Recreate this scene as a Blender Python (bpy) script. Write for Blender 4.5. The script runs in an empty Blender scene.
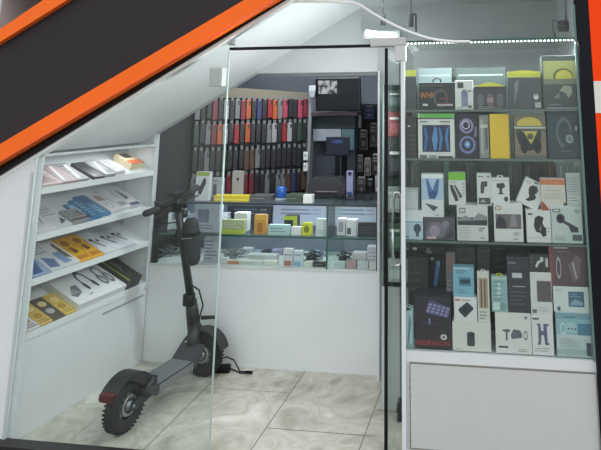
import bpy, bmesh, math, random
from mathutils import Vector, Matrix
random.seed(7)
PI = math.pi
C = bpy.context.scene.collection

# ------------------------------------------------------------------ camera model
F, YAW, PIT, ROL, PX, PY = 547.0817, .1397710, .1728989, -.0058670, 407.4517, 13.2858
CAM = Vector((.78, -2.73, 1.60))
cy, sy, cp, sp = math.cos(YAW), math.sin(YAW), math.cos(PIT), math.sin(PIT)
FW = Vector((-sy*cp, cy*cp, sp)); r_ = Vector((cy, sy, 0)); u_ = r_.cross(FW)
RT = math.cos(ROL)*r_ + math.sin(ROL)*u_
UP = -math.sin(ROL)*r_ + math.cos(ROL)*u_
def ray(x, y): return FW + (x-PX)/F*RT - (y-PY)/F*UP
def hit(x, y, axis, val):
    d = ray(x, y); return CAM + d*((val-CAM[axis])/d[axis])
def hitp(x, y, p0, n):
    d = ray(x, y); return CAM + d*((p0-CAM).dot(n)/d.dot(n))
cam = bpy.data.objects.new('camera', bpy.data.cameras.new('camera')); C.objects.link(cam)
cam.matrix_world = Matrix(((RT.x, UP.x, -FW.x, CAM.x), (RT.y, UP.y, -FW.y, CAM.y), (RT.z, UP.z, -FW.z, CAM.z), (0, 0, 0, 1)))
cam.data.sensor_fit = 'HORIZONTAL'; cam.data.sensor_width = 36
cam.data.lens = F*36/601
cam.data.shift_x = -(PX-300.5)/601; cam.data.shift_y = (PY-225)/601
cam.data.clip_start = .01
bpy.context.scene.camera = cam

# ------------------------------------------------------------------ materials
def lin(c): 
    c /= 255.0
    return c/12.92 if c <= .04045 else ((c+.055)/1.055)**2.4
_m = {}
def col(r, g, b, rough=.5, metal=0, name=None):
    k = (r, g, b, rough, metal)
    if k in _m: return _m[k]
    m = bpy.data.materials.new(name or 'colour_%d_%d_%d' % (r, g, b)); m.use_nodes = True
    nt = m.node_tree; p = nt.nodes['Principled BSDF']
    base = (lin(r), lin(g), lin(b), 1)
    # small procedural wear so no surface is perfectly flat
    n = nt.nodes.new('ShaderNodeTexNoise'); n.inputs['Scale'].default_value = 18; n.inputs['Detail'].default_value = 4
    mx = nt.nodes.new('ShaderNodeMix'); mx.data_type = 'RGBA'
    mx.inputs[6].default_value = base; mx.inputs[7].default_value = tuple(min(1, v*.93) for v in base[:3])+(1,)
    tc = nt.nodes.new('ShaderNodeTexCoord'); nt.links.new(tc.outputs['Object'], n.inputs['Vector'])
    nt.links.new(n.outputs['Fac'], mx.inputs[0]); nt.links.new(mx.outputs[2], p.inputs['Base Color'])
    p.inputs['Roughness'].default_value = rough; p.inputs['Metallic'].default_value = metal
    _m[k] = m; return m
def emit(r, g, b, s, name):
    m = bpy.data.materials.new(name); m.use_nodes = True; p = m.node_tree.nodes['Principled BSDF']
    p.inputs['Base Color'].default_value = (lin(r), lin(g), lin(b), 1)
    p.inputs['Emission Color'].default_value = (lin(r), lin(g), lin(b), 1); p.inputs['Emission Strength'].default_value = s
    return m
def glass(name, tint=(.95, .975, .965), refl=1.0, rough=0.0):
    m = bpy.data.materials.new(name); m.use_nodes = True; nt = m.node_tree; nt.nodes.clear()
    o = nt.nodes.new('ShaderNodeOutputMaterial'); mix = nt.nodes.new('ShaderNodeMixShader')
    t = nt.nodes.new('ShaderNodeBsdfTransparent'); t.inputs[0].default_value = (*tint, 1)
    g = nt.nodes.new('ShaderNodeBsdfGlossy'); g.inputs['Roughness'].default_value = rough
    fr = nt.nodes.new('ShaderNodeFresnel'); fr.inputs['IOR'].default_value = 1.45
    mu = nt.nodes.new('ShaderNodeMath'); mu.operation = 'MULTIPLY'; mu.inputs[1].default_value = refl*1.7; mu.use_clamp = True
    geo = nt.nodes.new('ShaderNodeNewGeometry'); inv = nt.nodes.new('ShaderNodeMath'); inv.operation = 'SUBTRACT'; inv.inputs[0].default_value = 1; nt.links.new(geo.outputs['Backfacing'], inv.inputs[1])
    m2 = nt.nodes.new('ShaderNodeMath'); m2.operation = 'MULTIPLY'; nt.links.new(fr.outputs[0], m2.inputs[0]); nt.links.new(inv.outputs[0], m2.inputs[1]); nt.links.new(m2.outputs[0], mu.inputs[0]); nt.links.new(mu.outputs[0], mix.inputs[0])
    nt.links.new(t.outputs[0], mix.inputs[1]); nt.links.new(g.outputs[0], mix.inputs[2]); nt.links.new(mix.outputs[0], o.inputs[0])
    return m
GLASS = glass('clear_glass'); GLASS_GREEN = glass('green_edged_glass', (.92, .96, .94), .4); 
PLASTIC = glass('clear_blister_plastic', (.93, .94, .94), 1.3, .08)
EDGE = col(60, 96, 86, .15, 0, 'glass_edge_green')

def marble():
    m = bpy.data.materials.new('marble_tiles'); m.use_nodes = True; nt = m.node_tree; p = nt.nodes['Principled BSDF']
    tc = nt.nodes.new('ShaderNodeTexCoord')
    n = nt.nodes.new('ShaderNodeTexNoise'); n.inputs['Scale'].default_value = 2.6; n.inputs['Detail'].default_value = 9; n.inputs['Distortion'].default_value = 1.6
    n2 = nt.nodes.new('ShaderNodeTexNoise'); n2.inputs['Scale'].default_value = 14; n2.inputs['Detail'].default_value = 6
    nt.links.new(tc.outputs['Object'], n.inputs['Vector']); nt.links.new(tc.outputs['Object'], n2.inputs['Vector'])
    r = nt.nodes.new('ShaderNodeValToRGB'); e = r.color_ramp.elements
    e[0].position = .36; e[0].color = (lin(160), lin(156), lin(142), 1); e[1].position = .66; e[1].color = (lin(212), lin(210), lin(202), 1)
    k = e.new(.5); k.color = (lin(196), lin(193), lin(182), 1); k = e.new(.53); k.color = (lin(180), lin(176), lin(163), 1)
    nt.links.new(n.outputs['Fac'], r.inputs[0])
    mx = nt.nodes.new('ShaderNodeMix'); mx.data_type = 'RGBA'; mx.blend_type = 'MULTIPLY'; mx.inputs[0].default_value = .5
    r2 = nt.nodes.new('ShaderNodeValToRGB'); e = r2.color_ramp.elements; e[0].position = .3; e[0].color = (.72, .71, .68, 1); e[1].position = .55; e[1].color = (1, 1, 1, 1)
    nt.links.new(n2.outputs['Fac'], r2.inputs[0]); nt.links.new(r.outputs[0], mx.inputs[6]); nt.links.new(r2.outputs[0], mx.inputs[7])
    nt.links.new(mx.outputs[2], p.inputs['Base Color']); p.inputs['Roughness'].default_value = .28
    return m
def paint(r, g, b, rough, name, amt=.9, scale=3):
    m = bpy.data.materials.new(name); m.use_nodes = True; nt = m.node_tree; p = nt.nodes['Principled BSDF']
    tc = nt.nodes.new('ShaderNodeTexCoord'); n = nt.nodes.new('ShaderNodeTexNoise'); n.inputs['Scale'].default_value = scale; n.inputs['Detail'].default_value = 8
    nt.links.new(tc.outputs['Object'], n.inputs['Vector'])
    rr = nt.nodes.new('ShaderNodeValToRGB'); e = rr.color_ramp.elements; b0 = (lin(r), lin(g), lin(b))
    e[0].position = .3; e[0].color = (*[v*amt for v in b0], 1); e[1].position = .6; e[1].color = (*b0, 1)
    nt.links.new(n.outputs['Fac'], rr.inputs[0]); nt.links.new(rr.outputs[0], p.inputs['Base Color'])
    bp = nt.nodes.new('ShaderNodeBump'); bp.inputs['Strength'].default_value = .05; n3 = nt.nodes.new('ShaderNodeTexNoise'); n3.inputs['Scale'].default_value = 90
    nt.links.new(tc.outputs['Object'], n3.inputs['Vector']); nt.links.new(n3.outputs['Fac'], bp.inputs['Height']); nt.links.new(bp.outputs[0], p.inputs['Normal'])
    p.inputs['Roughness'].default_value = rough; return m
MARBLE = marble()
WHITE = paint(222, 226, 228, .35, 'white_lacquer', .94)
WALLM = paint(192, 197, 199, .7, 'white_wall_paint', .92)
SOFFIT = paint(228, 232, 233, .45, 'white_soffit_panel', .95)
CHAR = paint(50, 46, 50, .7, 'charcoal_cladding', .9)
ORANGE = paint(255, 112, 30, .5, 'orange_cladding', .93)
ORANGE2 = paint(255, 70, 2, .7, 'deep_orange_cladding', .93)
BLACK = col(22, 21, 24, .4, 0, 'black_paint'); NAVY = col(15, 16, 27, .6, 0, 'blue_black_paint')
for m_ in (CHAR, BLACK, NAVY, ORANGE2, ORANGE): m_.node_tree.nodes['Principled BSDF'].inputs['Specular IOR Level'].default_value = .2
RUB = col(38, 39, 41, .75, 0, 'black_rubber'); DARKM = col(50, 53, 56, .4, .3, 'dark_grey_metal')
GREYM = col(150, 155, 158, .4, .6, 'grey_metal'); CHROME = col(215, 218, 220, .18, .9, 'brushed_steel')
PATCH = col(205, 206, 206, .4, .1, 'satin_patch_fitting')
GROUT = col(120, 116, 105, .8, 0, 'dark_grout')
BKGREY = paint(140, 146, 156, .8, 'grey_back_room_paint', .9)

# ------------------------------------------------------------------ mesh builder
class MB:
    def __init__(s): s.bm = bmesh.new(); s.mats = []
    def mi(s, m):
        if m not in s.mats: s.mats.append(m)
        return s.mats.index(m)
    def _fin(s, vs, m, smooth=False, M=None):
        if M is not None: bmesh.ops.transform(s.bm, matrix=M, verts=vs)
        i = s.mi(m); fs = set(f for v in vs for f in v.link_faces)
        for f in fs: f.material_index = i; f.smooth = smooth
        return vs
    def box(s, x0, x1, y0, y1, z0, z1, m, M=None, bev=0, seg=2):
        r = bmesh.ops.create_cube(s.bm, size=1); vs = r['verts']
        bmesh.ops.transform(s.bm, matrix=Matrix.Translation(((x0+x1)/2, (y0+y1)/2, (z0+z1)/2)) @ Matrix.Diagonal((abs(x1-x0), abs(y1-y0), abs(z1-z0), 1)), verts=vs)
        if bev:
            es = list(set(e for v in vs for e in v.link_edges))
            g = bmesh.ops.bevel(s.bm, geom=es, offset=bev, segments=seg, profile=.5, affect='EDGES')
            vs = list(set(v for f in g['faces'] for v in f.verts) | set(v for v in vs if v.is_valid))
        return s._fin(vs, m, False, M)
    def prism(s, pts, a0, a1, m, axis='y', M=None):      # pts 2D; extruded along axis; y: (x,z); z: (x,y); x: (y,z)
        f = {'y': lambda p, a: (p[0], a, p[1]), 'z': lambda p, a: (p[0], p[1], a), 'x': lambda p, a: (a, p[0], p[1])}[axis]
        A = [s.bm.verts.new(f(p, a0)) for p in pts]; B = [s.bm.verts.new(f(p, a1)) for p in pts]; n = len(pts)
        s.bm.faces.new(A); s.bm.faces.new(B[::-1])
        for i in range(n): s.bm.faces.new((A[i], B[i], B[(i+1) % n], A[(i+1) % n]))
        return s._fin(A+B, m, False, M)
    def tube(s, pts, r, m, seg=10, M=None):
        pts = [Vector(p) for p in pts]; n = len(pts); rr = r if isinstance(r, (list, tuple)) else [r]*n
        rings = []; ref = None
        for i, p in enumerate(pts):
            t = (pts[min(i+1, n-1)]-pts[max(i-1, 0)]).normalized()
            if ref is None: ref = Vector((0, 0, 1)) if abs(t.z) < .9 else Vector((1, 0, 0))
            a = t.cross(ref).normalized(); b = t.cross(a).normalized(); ref = -b if False else ref
            a = (ref - t*ref.dot(t)).normalized(); b = t.cross(a); ref = a
            rings.append([s.bm.verts.new(p+(a*math.cos(2*PI*k/seg)+b*math.sin(2*PI*k/seg))*rr[i]) for k in range(seg)])
        for i in range(n-1):
            for k in range(seg): s.bm.faces.new((rings[i][k], rings[i][(k+1) % seg], rings[i+1][(k+1) % seg], rings[i+1][k]))
        s.bm.faces.new(rings[0][::-1]); s.bm.faces.new(rings[-1])
        return s._fin([v for q in rings for v in q], m, True, M)
    def lathe(s, prof, m, seg=28, M=None, closed=False):  # prof (r, h) about local y axis
        rings = [[s.bm.verts.new((r*math.cos(2*PI*k/seg), h, r*math.sin(2*PI*k/seg))) for k in range(seg)] for r, h in prof]
        n = len(prof); rng = n if closed else n-1
        for i in range(rng):
            a, b = rings[i], rings[(i+1) % n]
            for k in range(seg): s.bm.faces.new((a[k], b[k], b[(k+1) % seg], a[(k+1) % seg]))
        if not closed:
            s.bm.faces.new(rings[0]); s.bm.faces.new(rings[-1][::-1])
        return s._fin([v for q in rings for v in q], m, True, M)
    def ell(s, cx, cz, rx, rz, y0, y1, m, n=20, M=None):
        return s.prism([(cx+rx*math.cos(2*PI*k/n), cz+rz*math.sin(2*PI*k/n)) for k in range(n)], y0, y1, m, 'y', M)
    def text(s, txt, x, z, h, y, m, w=None, M=None, depth=.0004):
        cu = bpy.data.curves.new('lettering', 'FONT'); cu.body = txt; cu.size = 1; cu.align_x = 'LEFT'; cu.resolution_u = 2
        o = bpy.data.objects.new('lettering', cu); me = o.to_mesh()
        vs = [v.co.copy() for v in me.vertices]
        if vs:
            x0 = min(v.x for v in vs); x1 = max(v.x for v in vs); z0 = min(v.y for v in vs); z1 = max(v.y for v in vs)
            sz = h/(z1-z0); sx = (w/(x1-x0)) if w else sz
            nv = [s.bm.verts.new((x+(v.x-x0)*sx, y, z+(v.y-z0)*sz)) for v in vs]
            for p in me.polygons:
                try: s.bm.faces.new([nv[i] for i in p.vertices])
                except ValueError: pass
            s._fin(nv, m, False, M)
        o.to_mesh_clear(); bpy.data.objects.remove(o); bpy.data.curves.remove(cu)
    def build(s, name, parent=None, loc=None, rot=None):
        bmesh.ops.recalc_face_normals(s.bm, faces=[f for f in s.bm.faces])
        me = bpy.data.meshes.new(name); s.bm.to_mesh(me); s.bm.free()
        for m in s.mats: me.materials.append(m)
        o = bpy.data.objects.new(name, me); C.objects.link(o)
        if parent: o.parent = parent
        if loc is not None: o.location = loc
        if rot is not None: o.rotation_euler = rot
        return o
def tag(o, label=None, cat=None, group=None, kind=None):
    if label: o['label'] = label
    if cat: o['category'] = cat
    if group: o['group'] = group
    if kind: o['kind'] = kind
    return o
def empty(name, loc=(0, 0, 0), rot=(0, 0, 0)):
    o = bpy.data.objects.new(name, None); C.objects.link(o); o.location = loc; o.rotation_euler = rot; o.empty_display_size = .05; return o
def struct(o, label=None):
    o['kind'] = 'structure'
    if label: o['label'] = label
    return o

# ================================================================== THE SETTING
CEIL = round(hit(500, 3, 1, .866).z, 3)
zl = lambda x: 1.244+.5786*(x+1.836)          # underside line of the escalator
XL = lambda z: -1.836+(z-1.244)/.5786
b = MB(); b.box(-2.6, 1.3, -.02, 2.6, -.06, 0, MARBLE)
for x in (-.892, -.380, .132): b.box(x-.0025, x+.0025, .0, .862, 0, .0006, GROUT)
b.box(-1.302, -1.299, .02, .862, 0, .0006, col(160, 158, 150, .8))
b.box(-.38, .16, .249, .254, 0, .0006, GROUT); b.box(.132, .36, .486, .490, 0, .0006, GROUT); b.box(-.89, -.38, .60, .6035, 0, .0006, col(150, 147, 138, .8))
struct(b.build('floor'), 'white marble tiled shop floor')
b = MB(); b.box(-6, 5, -7, -.14, -.12, -.05, paint(120, 120, 118, .8, 'grey_paving', .85)); struct(b.build('ground'))
DXC = hit(219, 250, 1, -.045).x+.003
b = MB(); b.box(-2.6, 1.2, -.14, -.02, -.1, -.002, col(42, 41, 36, .5)); b.box(-2.6, DXC, -.03, -.02, -.002, .003, col(205, 205, 190, .4)); b.box(-2.6, DXC, -.10, -.035, -.002, .021, col(34, 33, 30, .5)); struct(b.build('trim_1'))
XR = .085
b = MB(); b.prism([(-1.96, 0), (-1.50, 0), (-1.50, zl(-1.50)), (XL(1.846), 1.846), (XR, 1.846), (XR, 0), (1.24, 0), (1.24, CEIL), (-1.96, CEIL)], .866, .93, WALLM)
struct(b.build('wall_back'), 'white bulkhead wall around the counter opening')
b = MB(); b.box(-.78, XR, .925, .935, 1.825, 1.858, GREYM); struct(b.build('trim_2'))
b = MB(); b.box(-1.96, 1.3, -.02, 2.6, CEIL, CEIL+.06, WALLM); struct(b.build('ceiling'))
b = MB(); b.box(-1.96, 1.3, 2.42, 2.5, 0, CEIL, BKGREY); struct(b.build('wall_rear'))
b = MB(); b.box(-2.02, -1.96, .0, 2.5, 0, CEIL, WALLM); struct(b.build('wall_left'))
b = MB(); b.box(1.24, 1.32, .06, 2.5, 0, CEIL, WALLM); struct(b.build('wall_right'))
b = MB(); b.box(.172, .358, .495, .864, 0, .62, WALLM); struct(b.build('wall_side'), 'low white return wall behind the open glass door')
nr = tag(empty('reflection_rack', (.265, .50, .621)), 'narrow dark rack on the low wall, added for the dark reflection in the door', 'rack')  # dark rack added to stand for the dark reflection in the door glass
b = MB(); b.box(-.092, .092, .01, .03, 0, 1.12, col(46, 54, 54, .4))
for k in range(14): b.box(-.092, .092, .006, .01, .05+k*.078, .058+k*.078, col(84, 96, 92, .4))
b.build('slat_board', nr)
for sx in (-.091, .085):
    b = MB(); b.box(sx, sx+.006, 0, .03, 0, 1.14, col(120, 146, 136, .3)); b.build('side_trim', nr)
for k, (zz, hh, c, lab) in enumerate(((.03, .12, (170, 182, 178), 'pale grey pack lowest on the added rack behind the glass door'), (.19, .15, (60, 92, 74), 'dark green pack second from the bottom of the added rack'), (.40, .14, (150, 160, 158), 'light grey pack at mid height of the added rack'), (.60, .17, (44, 44, 50), 'black pack on the added rack above the light grey pack'), (.82, .14, (120, 44, 52), 'dark red pack near the top of the added rack'), (.99, .10, (66, 86, 84), 'slate green pack topmost on the added rack'))):  # added packs, colours picked after the reflections in the door glass
    b = MB(); b.box(-.06, .07, -.02, .004, 0, hh, col(*c, .4), bev=.003); b.box(-.045, .055, -.0206, -.02, hh*.15, hh*.55, col(*[min(255, v+34) for v in c], .4)); b.box(-.045, .02, -.0206, -.02, hh*.7, hh*.8, col(210, 212, 210, .4))
    tag(b.build('reflection_pack', loc=(.265, .50, .621+zz)), lab, 'package')
b = MB(); xs, xe = -1.60, XL(CEIL-.001)
b.prism([(xs, zl(xs)), (xe, zl(xe)), (xe-.05, zl(xe)), (xs-.05, zl(xs))], .0, .864, SOFFIT); struct(b.build('trim_3'), 'sloping white soffit under the escalator')

# left white facade panel
YP = -.045
pe0 = hit(5, 438, 1, YP); pe1 = hit(37, 156, 1, YP)
PXB, PXT = pe0.x, pe1.x
b = MB(); b.prism([(-2.9, -.01), (PXB, -.01), (PXT, zl(PXT)-.012), (-2.9, zl(-2.9)-.012)], YP, -.012, WHITE)
b.box(PXB-.014, PXB, YP-.004, YP, 0.02, 1.28, col(190, 196, 198, .3)); struct(b.build('wall_front'), 'white facade panel left of the glass')

# ================================================================== ESCALATOR SIDE
esc = tag(empty('escalator', (-1.2, -.1, 1.8)), 'black and orange sloping side of an escalator crossing above the shop', 'escalator')
def loc(p): return (p[0]+1.2, p[1]-1.8)
def ln(p, q, x):  # line through two pixels on plane Y
    return p[1]+(q[1]-p[1])*(x-p[0])/(q[0]-p[0])
def edge(q0, q1, Y):
    a = hit(*q0, 1, Y); c = hit(*q1, 1, Y); return (a.x, a.z), (c.x, c.z)
def band(e_lo, e_hi, x0, x1, y0, y1, m, name):
    b = MB(); pts = [(x0, ln(*e_lo, x0)), (x1, ln(*e_lo, x1)), (x1, ln(*e_hi, x1)), (x0, ln(*e_hi, x0))]
    b.prism([loc(p) for p in pts], y0+.1, y1+.1, m); return b.build(name, esc)
YF = -.05
wl = edge((0, 179.5), (292, 0), YF); wh = edge((0, 176), (286.5, 0), YF)
kl = wh; kh = edge((0, 163), (277, 0), -.06)
ol = edge((0, 163), (277, 0), -.10); oh = edge((0, 144), (244, 0), -.10)
cl = edge((0, 146), (246, 0), -.07); ch = edge((0, 40), (65, 0), -.07)
tl = edge((0, 42), (67, 0), -.10); th = edge((0, 29), (43, 0), -.10)
X0, X1 = -3.1, 0.6
band(wl, wh, X0, .3, YF, 0, col(244, 245, 243, .35), 'white_edge_strip')
band(kl, kh, X0, X1, -.06, .0, BLACK, 'lower_black_strip')
band(ol, oh, X0, X1, -.10, .0, ORANGE, 'orange_band')
band(cl, ch, X0, X1, -.07, -.002, CHAR, 'side_panel')
band(tl, th, X0, X1, -.10, -.002, ORANGE, 'orange_band')
b = MB()  # raised lip along lower orange band
p0 = (X0, ln(*ol, X0)); p1 = (X1, ln(*ol, X1))
b.tube([(loc(p0)[0], -.004, loc(p0)[1]+.004), (loc(p1)[0], -.004, loc(p1)[1]+.004)], .006, col(232, 90, 30, .4)); b.build('trim_lip', esc)

# far mall structure seen over the escalator
b = MB(); cream = paint(226, 218, 204, .8, 'cream_far_wall', .9)
b.box(-9, -2, 3.2, 3.3, -.05, 9, cream); struct(b.build('wall_far'))
t0 = hit(10, 10, 1, 3.0)
t = tag(empty('steel_truss', (t0.x, 3.0, t0.z)), 'pale green steel frame with crossbars above the escalator top left', 'truss')
gm = col(186, 206, 190, .5)
for p_ in (-2, 10, 31):
    x = hit(p_, 8, 1, 3.0).x-t0.x; wd = .026 if p_ != 10 else .034
    b = MB(); b.box(x-wd, x+wd, -.05, .05, -t0.z-.05, 3, gm); b.build('post', t)
for y_, c_ in ((2.5, (70, 76, 72)), (-12, (120, 130, 126)), (12, (176, 180, 170))):
    z = hit(20, y_, 1, 3.0).z-t0.z
    b = MB(); b.box(-1.0, 3, -.03, .03, z-.012, z+.012, col(*c_, .5)); b.build('crossbar', t)

# ================================================================== GLAZING
def pane(name, pts, y, th, label, parent=None, kind='structure', mat=GLASS):
    b = MB(); b.prism(pts, y, y+th, mat); o = b.build(name, parent)
    if kind: struct(o, label)
    return o
DX0, DX1, DZ = -.558, .285, 1.915
DXP = hit(219, 250, 1, YP).x
w1 = pane('window_1', [(PXB+.001, .022), (DXP, .022), (DXP, zl(DXP)-.024), (PXB+.001, zl(PXB)-.024)], YP, .008, 'fixed glass pane left of the doorway')
b = MB(); b.box(DXP-.002, DXP+.002, YP-.002, YP+.010, .022, 1.91, col(176, 196, 190, .2)); b.build('pane_edge', w1)
w2 = pane('window_2', [(DX0+.001, DZ+.012), (.363, DZ+.012), (.363, CEIL-.002), (XL(CEIL), CEIL-.002), (DX0+.001, zl(DX0)-.003)], .004, .008, 'glass transom above the doorway')
b = MB(); b.box(DX0, .285, -.002, .02, DZ-.003, DZ+.011, BLACK); b.build('seal', w2)
w3 = pane('window_3', [(.364, 1.946), (1.224, 1.946), (1.224, CEIL-.002), (.364, CEIL-.002)], .004, .008, 'glass above the display cabinet')
def patch(name, label, cx, cz, w, h, extra=None):
    b = MB(); b.box(-w/2, w/2, -.02, .03, -h/2, h/2, PATCH, bev=.004)
    if extra: b.box(*extra, PATCH, bev=.003)
    b.box(-w/2+.008, w/2-.008, -.0215, -.02, -h/2+.006, h/2-.006, col(196, 196, 197, .35))
    return tag(b.build(name, loc=(cx, .009-.005+.005, cz)), label, 'door fitting')
q = hit(216.5, 77, 1, 0); patch('glass_clamp', 'pale rectangular metal clamp at the left edge of the door opening', q.x, q.z, .075, .098)
q = hit(231, 42, 1, 0); patch('glass_clamp', 'small square metal clamp at the left end of the black transom seal', q.x, q.z, .035, .03)
q = hit(388.5, 42.5, 1, 0)
patch('patch_fitting', 'angular white metal door fitting at the top right corner of the doorway', q.x, q.z+.002, .185, .045, (.035, .088, -.02, .03, -.098, 0.02))

# open glass door, seen almost edge on
door = empty('glass_door', (.287, .012, 0), (0, 0, PI/2))
tag(door, 'frameless glass door standing open against the right side of the doorway', 'door')
L = .425
b = MB(); b.box(0.006, L, -.005, .005, .012, 1.90, GLASS_GREEN); b.build('door_glass', door)
b = MB(); b.box(-.006, .006, -.005, .010, .006, 1.905, BLACK); b.build('edge_seal', door)
b = MB(); b.box(L-.001, L+.004, -.005, .005, .012, 1.90, EDGE); b.build('glass_edge', door)
zc = []
for k in range(41):
    a = 2*PI*k/40; ca, sa = math.cos(a), math.sin(a)
    zc.append((.125, -.032+.022*math.copysign(abs(ca)**.5, ca), 1.005+.175*math.copysign(abs(sa)**.4, sa)))
b = MB(); b.tube(zc, .007, CHROME); b.box(.118, .132, -.012, -.004, .86, .875, CHROME); b.box(.118, .132, -.012, -.004, 1.13, 1.145, CHROME); b.build('door_handle', door)
b = MB(); b.box(L-.05, L+.012, -.014, .014, .004, .09, DARKM, bev=.003); b.tube([(L-.02, -.014, .04), (L-.02, -.035, .04)], .012, DARKM); b.build('door_lock', door)

# hanging white cable across the transom
pts = []
cps = [(282, 3), (300, 1.5), (325, 1.5), (345, 2.5), (358, 4), (372, 13), (386, 21), (400, 28), (415, 34), (432, 39), (452, 41.5), (470, 41.5)]
for p in cps: pts.append(hit(*p, 1, -.012))
o0 = pts[0].copy()
sm = []
for i in range(len(pts)-1):
    for k in range(5):
        t_ = k/5; P0 = pts[max(i-1, 0)]; P1 = pts[i]; P2 = pts[i+1]; P3 = pts[min(i+2, len(pts)-1)]
        sm.append(.5*((2*P1)+(P2-P0)*t_+(2*P0-5*P1+4*P2-P3)*t_**2+(3*P1-P0-3*P2+P3)*t_**3))
sm.append(pts[-1])
b = MB(); b.tube([p-o0 for p in sm], .0075, col(238, 240, 240, .4), 8); tag(b.build('white_cable', loc=o0), 'thick white cable curving down across the glass above the doorway', 'cable')

# ================================================================== RIGHT POST AND ORANGE PANEL
b = MB(); pass
b.prism([(0, -.05), (.057, -.05), (.057, 2.5), (-.0, 2.5)], -.03, .05, NAVY); struct(b.build('trim_4', loc=(1.228, 0, 0)), 'blue-black post at the right of the display cabinet')
b = MB(); b.box(1.286, 2.2, -.03, .05, -.05, 2.5, ORANGE2)
zb0 = hit(595, 81, 1, -.041).z; zb1 = hit(596, 113, 1, -.041).z
b.box(1.286, 2.2, -.033, -.03, zb1, zb0, col(226, 222, 216, .4)); struct(b.build('wall_outer_right'), 'orange facade cladding with a white band')

# ================================================================== RIGHT DISPLAY CABINET
cab = tag(empty('display_cabinet', (.363, 0, 0)), 'tall glass fronted white cabinet of boxed gadgets right of the door', 'display cabinet')
CX0, CX1, CD = .361, 1.226, .42
LOWZ, MIDZ, UPZ, MIDUP, TOPZ = .496, .980, 1.360, 1.594, 1.930
def cb(name, *boxes):
    b = MB()
    for bx in boxes: b.box(bx[0]-.363, bx[1]-.363, *bx[2:])
    return b.build(name, cab)
cb('base', (CX0, CX1, .012, CD, .0, LOWZ, WHITE))
b = MB()
b.box(-.002+.002, CX1-.363, .0, .012, LOWZ-.06+.045, LOWZ+.004, WHITE)
b.box(0, CX1-.363, 0, .012, .06, .455, col(206, 208, 207, .45))
b.box(0, CX1-.363, 0, .012, .455, LOWZ-.015, WHITE); b.build('front_rail', cab)
b = MB(); b.box(.038, .855, -.010, 0.0, .105, .452, col(202, 204, 203, .5))
g = col(120, 118, 112, .7)
for (x0, x1, z0, z1) in ((.035, .857, .450, .4535), (.035, .0385, .105, .452), (.035, .857, .1025, .106)): b.box(x0, x1, -.011, -.0, z0, z1, g)
for k in range(9): b.box(.0345, .039, -.012, 0, .13+k*.036, .136+k*.036, col(90, 88, 84, .8))
b.build('inset_panel', cab)
cb('corner_post', (.361, .380, -.006, .014, 0, 1.86, col(228, 232, 234, .3)), (CX1-.010, CX1, -.004, .012, LOWZ, 2.1, col(120, 150, 142, .3)))
b = MB(); b.box(.018, CX1-.363, .0, .006, LOWZ+.004, TOPZ, GLASS); b.build('front_glass', cab)
b = MB(); b.box(0.0, .005, .014, CD, LOWZ, TOPZ, GLASS_GREEN); b.build('side_glass', cab)
b = MB(); b.box(.006, CX1-.363, CD-.012, CD, LOWZ, 1.80, paint(112, 124, 122, .35, 'greenish_grey_backboard', .8, 9)); b.build('back_panel', cab)
for z, n in ((MIDZ, 'shelf'), (UPZ, 'shelf'), (MIDUP, 'shelf')):
    d0 = .012
    b = MB(); b.box(.006, CX1-.368, d0, CD-.014, z-.008, z, GLASS_GREEN); b.box(.006, CX1-.368, d0-.001, d0+.001, z-.009, z+.001, col(104, 118, 114, .2)); b.build('shelf', cab)
b = MB(); b.box(.006, CX1-.368, .0, CD, TOPZ, TOPZ+.008, GLASS_GREEN); b.box(.006, CX1-.368, -.002, .001, TOPZ-.001, TOPZ+.009, EDGE); b.build('cabinet_top', cab)
LEDM = emit(255, 255, 255, 5, 'led_dots')
b = MB(); b.box(.02, CX1-.373, .008, .02, TOPZ-.007, TOPZ-.0005, col(120, 140, 138, .4))
b.build('led_strip_rail', cab)
b = MB()
for k in range(44): b.box(.03+k*.0188, .038+k*.0188, .0055, .009, TOPZ-.007, TOPZ-.001, LEDM)
b.build('led_dots', cab)

# ------------------------------------------------------------------ cartons
W = (226, 229, 228); LW = (206, 214, 214); K = (34, 35, 38); DK = (54, 56, 60); TEAL = (176, 212, 214)
def decs(b, w, h, items, y=0.0):
    k = 0
    for d in items:
        k += 1; yy = y-.0004*k; c = col(*d[-1], .4)
        if d[0] == 'r': b.box(d[1]*w, d[3]*w, yy, yy+.0004, d[2]*h, d[4]*h, c)
        elif d[0] == 'e': b.ell(d[1]*w, d[2]*h, d[3]*w, d[4]*h, yy, yy+.0004, c)
        elif d[0] == 'o':     # ring
            n = 24; t = .28
            for q in range(n):
                a0, a1 = 2*PI*q/n, 2*PI*(q+1)/n
                b.prism([((d[1]+d[3]*math.cos(a0))*w, (d[2]+d[4]*math.sin(a0))*h), ((d[1]+d[3]*math.cos(a1))*w, (d[2]+d[4]*math.sin(a1))*h),
                         ((d[1]+d[3]*(1-t)*math.cos(a1))*w, (d[2]+d[4]*(1-t)*math.sin(a1))*h), ((d[1]+d[3]*(1-t)*math.cos(a0))*w, (d[2]+d[4]*(1-t)*math.sin(a0))*h)], yy, yy+.0004, c)
        elif d[0] == 'p': b.prism([(p[0]*w, p[1]*h) for p in d[1]], yy, yy+.0004, c)
        elif d[0] == 'l':     # rows of fine print as thin bars: x0,y0,x1,y1,n
            x0, z0, x1, z1, n = d[1:6]
            rs = random.Random(int(x0*977+z0*613+n))
            for q in range(n):
                z = z0+(z1-z0)*(q+.5)/n; hh = (z1-z0)/n*.28
                b.box(x0*w, (x0+(x1-x0)*(.6+.4*rs.random()))*w, yy, yy+.0004, (z-hh/2)*h, (z+hh/2)*h, c)
        elif d[0] == 't': b.text(d[1], d[2]*w, d[3]*h, d[4]*h, yy, c, d[5]*w)
TOPS = {}
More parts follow.
